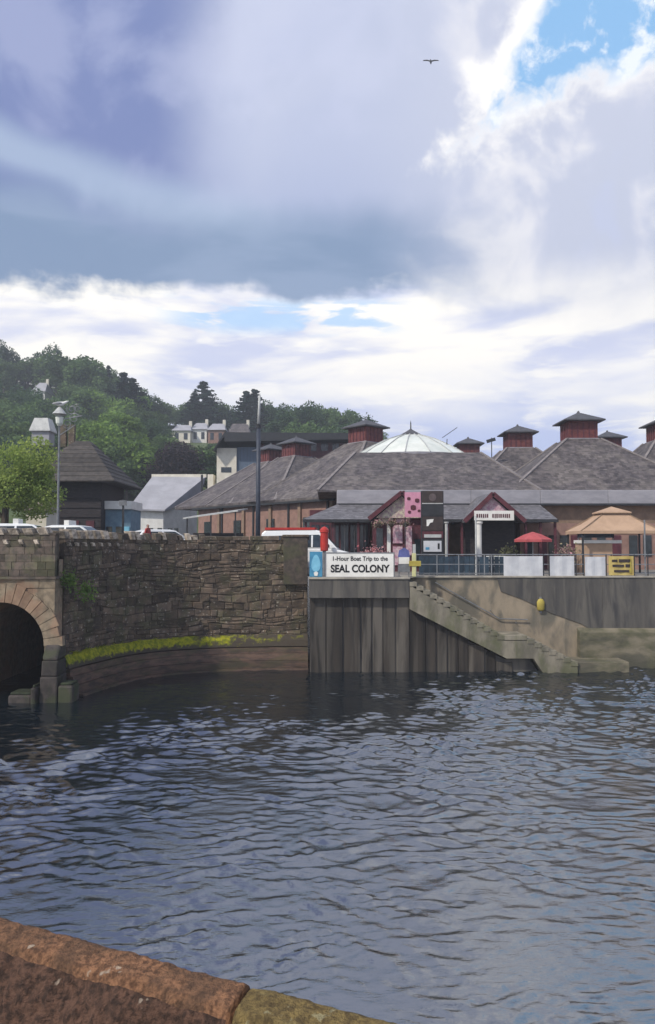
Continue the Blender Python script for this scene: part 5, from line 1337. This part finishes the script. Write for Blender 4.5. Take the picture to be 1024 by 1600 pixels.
# ================================================================== VEHICLES
def car(label, loc, rot, paint, sign=False, van=False, stripe=False, name='parked_car'):
    t = thing(name, label, 'van' if van else 'car', (0,0,0))
    if not van:
        L_, H_, W_ = 4.2, 1.46, .86
        body = [(-2.1,.35),(-2.08,.72),(-1.95,.92),(-1.2,.98),(1.05,.95),(1.85,.80),(2.08,.62),(2.1,.35)]
        cabin = [(-1.92,.93),(-1.45,1.38),(-1.1,1.46),(.1,1.46),(.45,1.40),(1.12,.94)]
        glass = [(-1.72,.98),(-1.38,1.33),(.38,1.35),(.98,.98)]
        wx_ = (-1.3, 1.3); wr = .32
    else:
        L_, H_, W_ = 4.9, 2.2, .95
        body = [(-2.45,.35),(-2.45,1.25),(1.55,1.25),(2.35,1.05),(2.45,.8),(2.45,.35)]
        cabin = [(-2.44,1.24),(-2.38,1.98),(-2.2,2.12),(.45,2.16),(.85,2.08),(1.75,1.22)]
        glass = [(-2.2,1.32),(-2.12,1.86),(.72,1.92),(1.42,1.30)]
        wx_ = (-1.5, 1.55); wr = .35
    def hullp(poly, w0, w1, zlo, zhi):
        n = len(poly); m = MB(); vs = []
        for s_ in (-1, 1):
            for x, z in poly: f_ = min(1, max(0, (z - zlo)/(zhi - zlo))); vs.append((x, s_*(w0 + (w1-w0)*f_), z))
        m.add(vs, [tuple(range(n)), tuple(range(2*n-1, n-1, -1))] + [(i, i+n, (i+1)%n+n, (i+1)%n) for i in range(n)]); return m
    b_ = part('body', hullp(body, W_, W_*.97, .35, 1.).mesh('body'), paint, t); bv = b_.modifiers.new('bevel', 'BEVEL'); bv.width = .07; bv.segments = 3
    zlo, zhi = cabin[0][1], H_
    c_ = part('cabin', hullp(cabin, W_*.96, W_*.74, zlo, zhi).mesh('cabin'), paint, t); bv = c_.modifiers.new('bevel', 'BEVEL'); bv.width = .06; bv.segments = 3
    for s_ in (-1, 1):
        def side(x, z): f_ = (z - zlo)/(zhi - zlo); return (x, s_*(W_*.96 + (W_*.74 - W_*.96)*f_ + .006), z)
        vs = [side(*p) for p in glass]; vs2 = [(x, y - s_*.03, z) for x, y, z in vs]; m = MB(); m.add(vs + vs2, [(0,1,2,3), (7,6,5,4), (0,4,5,1), (1,5,6,2), (2,6,7,3), (3,7,4,0)]); part('side_window', m.mesh('side_window'), glassd, t)
        for xq in ((-.35,) if not van else (-.9, .35)):
            za_, zb_ = glass[0][1], glass[1][1] + .02; m = MB(); m.bar(Vector(side(xq, za_)) + Vector((0, s_*.006, 0)), Vector(side(xq, zb_)) + Vector((0, s_*.006, 0)), .09, .03); part('pillar', m.mesh('pillar'), paint, t)
        for xq in wx_:
            w_ = MB(); w_.tube([(xq, s_*(W_ - .18), wr), (xq, s_*(W_ + .01), wr)], wr, 20); wh = part('wheel', w_.mesh('wheel'), rubber, t)
            r_ = MB(); r_.tube([(xq, s_*(W_ - .1), wr), (xq, s_*(W_ + .02), wr)], wr*.62, 16); part('rim', r_.mesh('rim'), greym, wh)
        part('headlight', MB().box(body[-2][0] - .08, body[-2][0] + .03, s_*W_*.72 - .14, s_*W_*.72 + .14, .62, .78).mesh('headlight'), domeg, t)
        part('tail_light', MB().box(body[0][0] - .03, body[0][0] + .06, s_*W_*.78 - .1, s_*W_*.78 + .1, .7, .9).mesh('tail_light'), redp, t)
        part('mirror', MB().box(cabin[-1][0] - .45, cabin[-1][0] - .28, s_*(W_ + .12) - .07, s_*(W_ + .12) + .07, zlo + .05, zlo + .2).mesh('mirror'), paint, t)
    def scr(p, q_, ins, name_):
        (x0, z0), (x1, z1) = p, q_; d = Vector((x1-x0, 0, z1-z0)); nn = Vector((d.z, 0, -d.x)).normalized() * (.012 if x0 > 0 else -.012) * (1 if d.z > 0 else -1)
        f0, f1 = (z0-zlo)/(zhi-zlo), (z1-zlo)/(zhi-zlo); y0_, y1_ = W_*(.96 - .22*f0) - .1, W_*(.96 - .22*f1) - .1
        a_, b2 = Vector((x0, 0, z0)) + d*ins, Vector((x0, 0, z0)) + d*(1-ins); m = MB(); Q = [a_ + Vector((0,-y0_,0)) + nn, a_ + Vector((0,y0_,0)) + nn, b2 + Vector((0,y1_,0)) + nn, b2 + Vector((0,-y1_,0)) + nn]
        m.add(Q + [v - nn*3 for v in Q], [(0,1,2,3), (7,6,5,4), (0,4,5,1), (1,5,6,2), (2,6,7,3), (3,7,4,0)]); part(name_, m.mesh(name_), glassd, t)
    scr(cabin[-1], cabin[-2], .08, 'windscreen'); scr(cabin[0], cabin[1], .12, 'rear_window')
    if sign:
        part('roof_sign', MB().box(-.55, -.30, -.42, .42, H_ - .01, H_ + .24).mesh('roof_sign'), whitep, t)
    if stripe:
        part('roof_stripe', MB().box(-2.2, .5, -.74, .74, H_ - .05, H_ + .06).mesh('roof_stripe'), redp, t)
    t.location = loc; t.rotation_euler = (0, 0, rot); return t
def roadz(x): return gz(x)
def place(px, Yq): x = xx(px, Yq); return (x, Yq, gz(x) + .0)
Yc = 37.; p = place(42, Yc); car('white taxi with white roof sign behind the parapet, nearer the left tree', (p[0], p[1], 5.76), R(8), carwhite, True)
p = place(122, 38.5); car('silver white taxi with roof sign before the dark timber pavilion', (p[0], p[1], 5.74), R(-6), carsilver, True)
p = place(256, 43); car('white car behind the rubble parapet next to the person in red', (p[0], p[1], p[2]), R(35), carwhite)
p = place(480, 41.8); vn = car('white van with red roof stripe behind the end of the rubble wall', (p[0], p[1], p[2] + .02), R(-4), carwhite, van=True, stripe=True, name='parked_van'); vn.scale = (1, 1, 1.12)

# ---- person behind the parapet: one continuous skinned body
def person(label, loc, rot, top, bottom, hair, skin):
    J = [(0,0,.93), (0,0,1.15), (0,.0,1.36), (0,.01,1.47), (0,.0,1.56), (0,-.01,1.66),
         (.17,0,1.39), (.25,.02,1.12), (.24,-.10,.90), (.24,-.13,.80), (-.17,0,1.39), (-.25,.02,1.12), (-.23,-.06,.88), (-.23,-.08,.78),
         (.09,0,.88), (.10,-.06,.48), (.10,.02,.08), (.10,-.13,.04), (-.09,0,.88), (-.10,.05,.48), (-.10,.14,.09), (-.10,.0,.04)]
    E = [(0,1),(1,2),(2,3),(3,4),(4,5),(2,6),(6,7),(7,8),(8,9),(2,10),(10,11),(11,12),(12,13),(0,14),(14,15),(15,16),(16,17),(0,18),(18,19),(19,20),(20,21)]
    rad = [.13,.125,.13,.055,.085,.075,.065,.048,.036,.032,.065,.048,.036,.032,.085,.062,.042,.035,.085,.062,.042,.035]
    me = bpy.data.meshes.new('person'); me.from_pydata(J, E, []); o = bpy.data.objects.new('person', me); C.objects.link(o)
    sk = o.modifiers.new('skin', 'SKIN'); sk.use_smooth_shade = True
    for v, r_ in zip(me.skin_vertices[0].data, rad): v.radius = (r_, r_)
    me.skin_vertices[0].data[0].use_root = True
    sb_ = o.modifiers.new('sub', 'SUBSURF'); sb_.levels = 2; sb_.render_levels = 2
    bpy.context.view_layer.update()
    m2 = bpy.data.meshes.new_from_object(o.evaluated_get(bpy.context.evaluated_depsgraph_get())); bpy.data.objects.remove(o)
    for mm in (top, bottom, hair, skin): m2.materials.append(mm)
    for p_ in m2.polygons:
        c_ = p_.center; z = c_.z
        p_.material_index = 1 if z < .93 and abs(c_.x) < .19 else (0 if z < 1.46 and not (z < .86 and abs(c_.x) > .19) else (2 if z > 1.66 or (c_.y > .0 and z > 1.54) else 3))
        p_.use_smooth = True
    o = bpy.data.objects.new('person', m2); C.objects.link(o); o.location = loc; o.rotation_euler = (0,0,rot); return tag(o, label, 'person')
skin_m = pm('skin', (.45,.27,.20), .6, var=.1, bump=0); hair_m = pm('dark_hair', (.02,.016,.014), .7, bump=0); jean = pm('dark_trousers', (.03,.035,.05), .9)
x = xx(231, 41.5); person('person in a red top with dark hair walking behind the parapet', (x, 41.5, gz(x)), R(70), pm('red_cloth', (.42,.06,.06), .9), jean, hair_m, skin_m)
# dark road sign post by the parapet
x = xx(192, 50); rsn = thing('sign_post', 'dark slim post before the blue kiosk', 'post', (x, 50, 5.6)); MB().bar((x, 50, 5.4), (x, 50, zz(780, 50)), .12).build('shaft', darkm, rsn); MB().box(x - .25, x + .25, 49.9, 49.94, zz(790, 50), zz(782, 50)).build('plate', greym, rsn)

# hanging flower baskets on the first porch
for px, lb_ in ((592, 'hanging flower basket, leftmost under the colourful porch'), (612, 'hanging flower basket, middle one under the colourful porch'), (634, 'hanging flower basket, rightmost under the colourful porch')):
    q_ = at(px, 818, 46.7); t = thing('hanging_basket', lb_, 'flower basket', tuple(q_), 'hanging baskets on the porch')
    MB().lathe(q_ + Vector((0, 0, -.22)), [(.05, 0), (.17, .08), (.22, .2)], 10).build('basket', barkm, t)
    MB().bar(q_, q_ + Vector((0, .1, .55)), .015).build('chain', darkm, t)
    tag(part('flowers', leafcloud(nrg.normal(size=(160, 3))*np.array([.17, .13, .12]) + np.array([0, 0, .06]), .11, seed=px), lf_flow, t), kind='stuff')
# ---- light haze in the air
hz = MB(); hz.box(-330, 330, -95, 440, -2.2, 74)
hm_ = bpy.data.materials.new('haze'); hm_.use_nodes = True; hn = hm_.node_tree
for n in list(hn.nodes):
    if n.type != 'OUTPUT_MATERIAL': hn.nodes.remove(n)
pv_ = hn.nodes.new('ShaderNodeVolumePrincipled'); pv_.inputs['Color'].default_value = (.86, .91, 1, 1); pv_.inputs['Density'].default_value = .0009; pv_.inputs['Anisotropy'].default_value = .2
hn.links.new(pv_.outputs[0], hn.nodes['Material Output'].inputs['Volume'])
tag(hz.build('haze', hm_), 'thin pale haze over the harbour', None, kind='stuff')
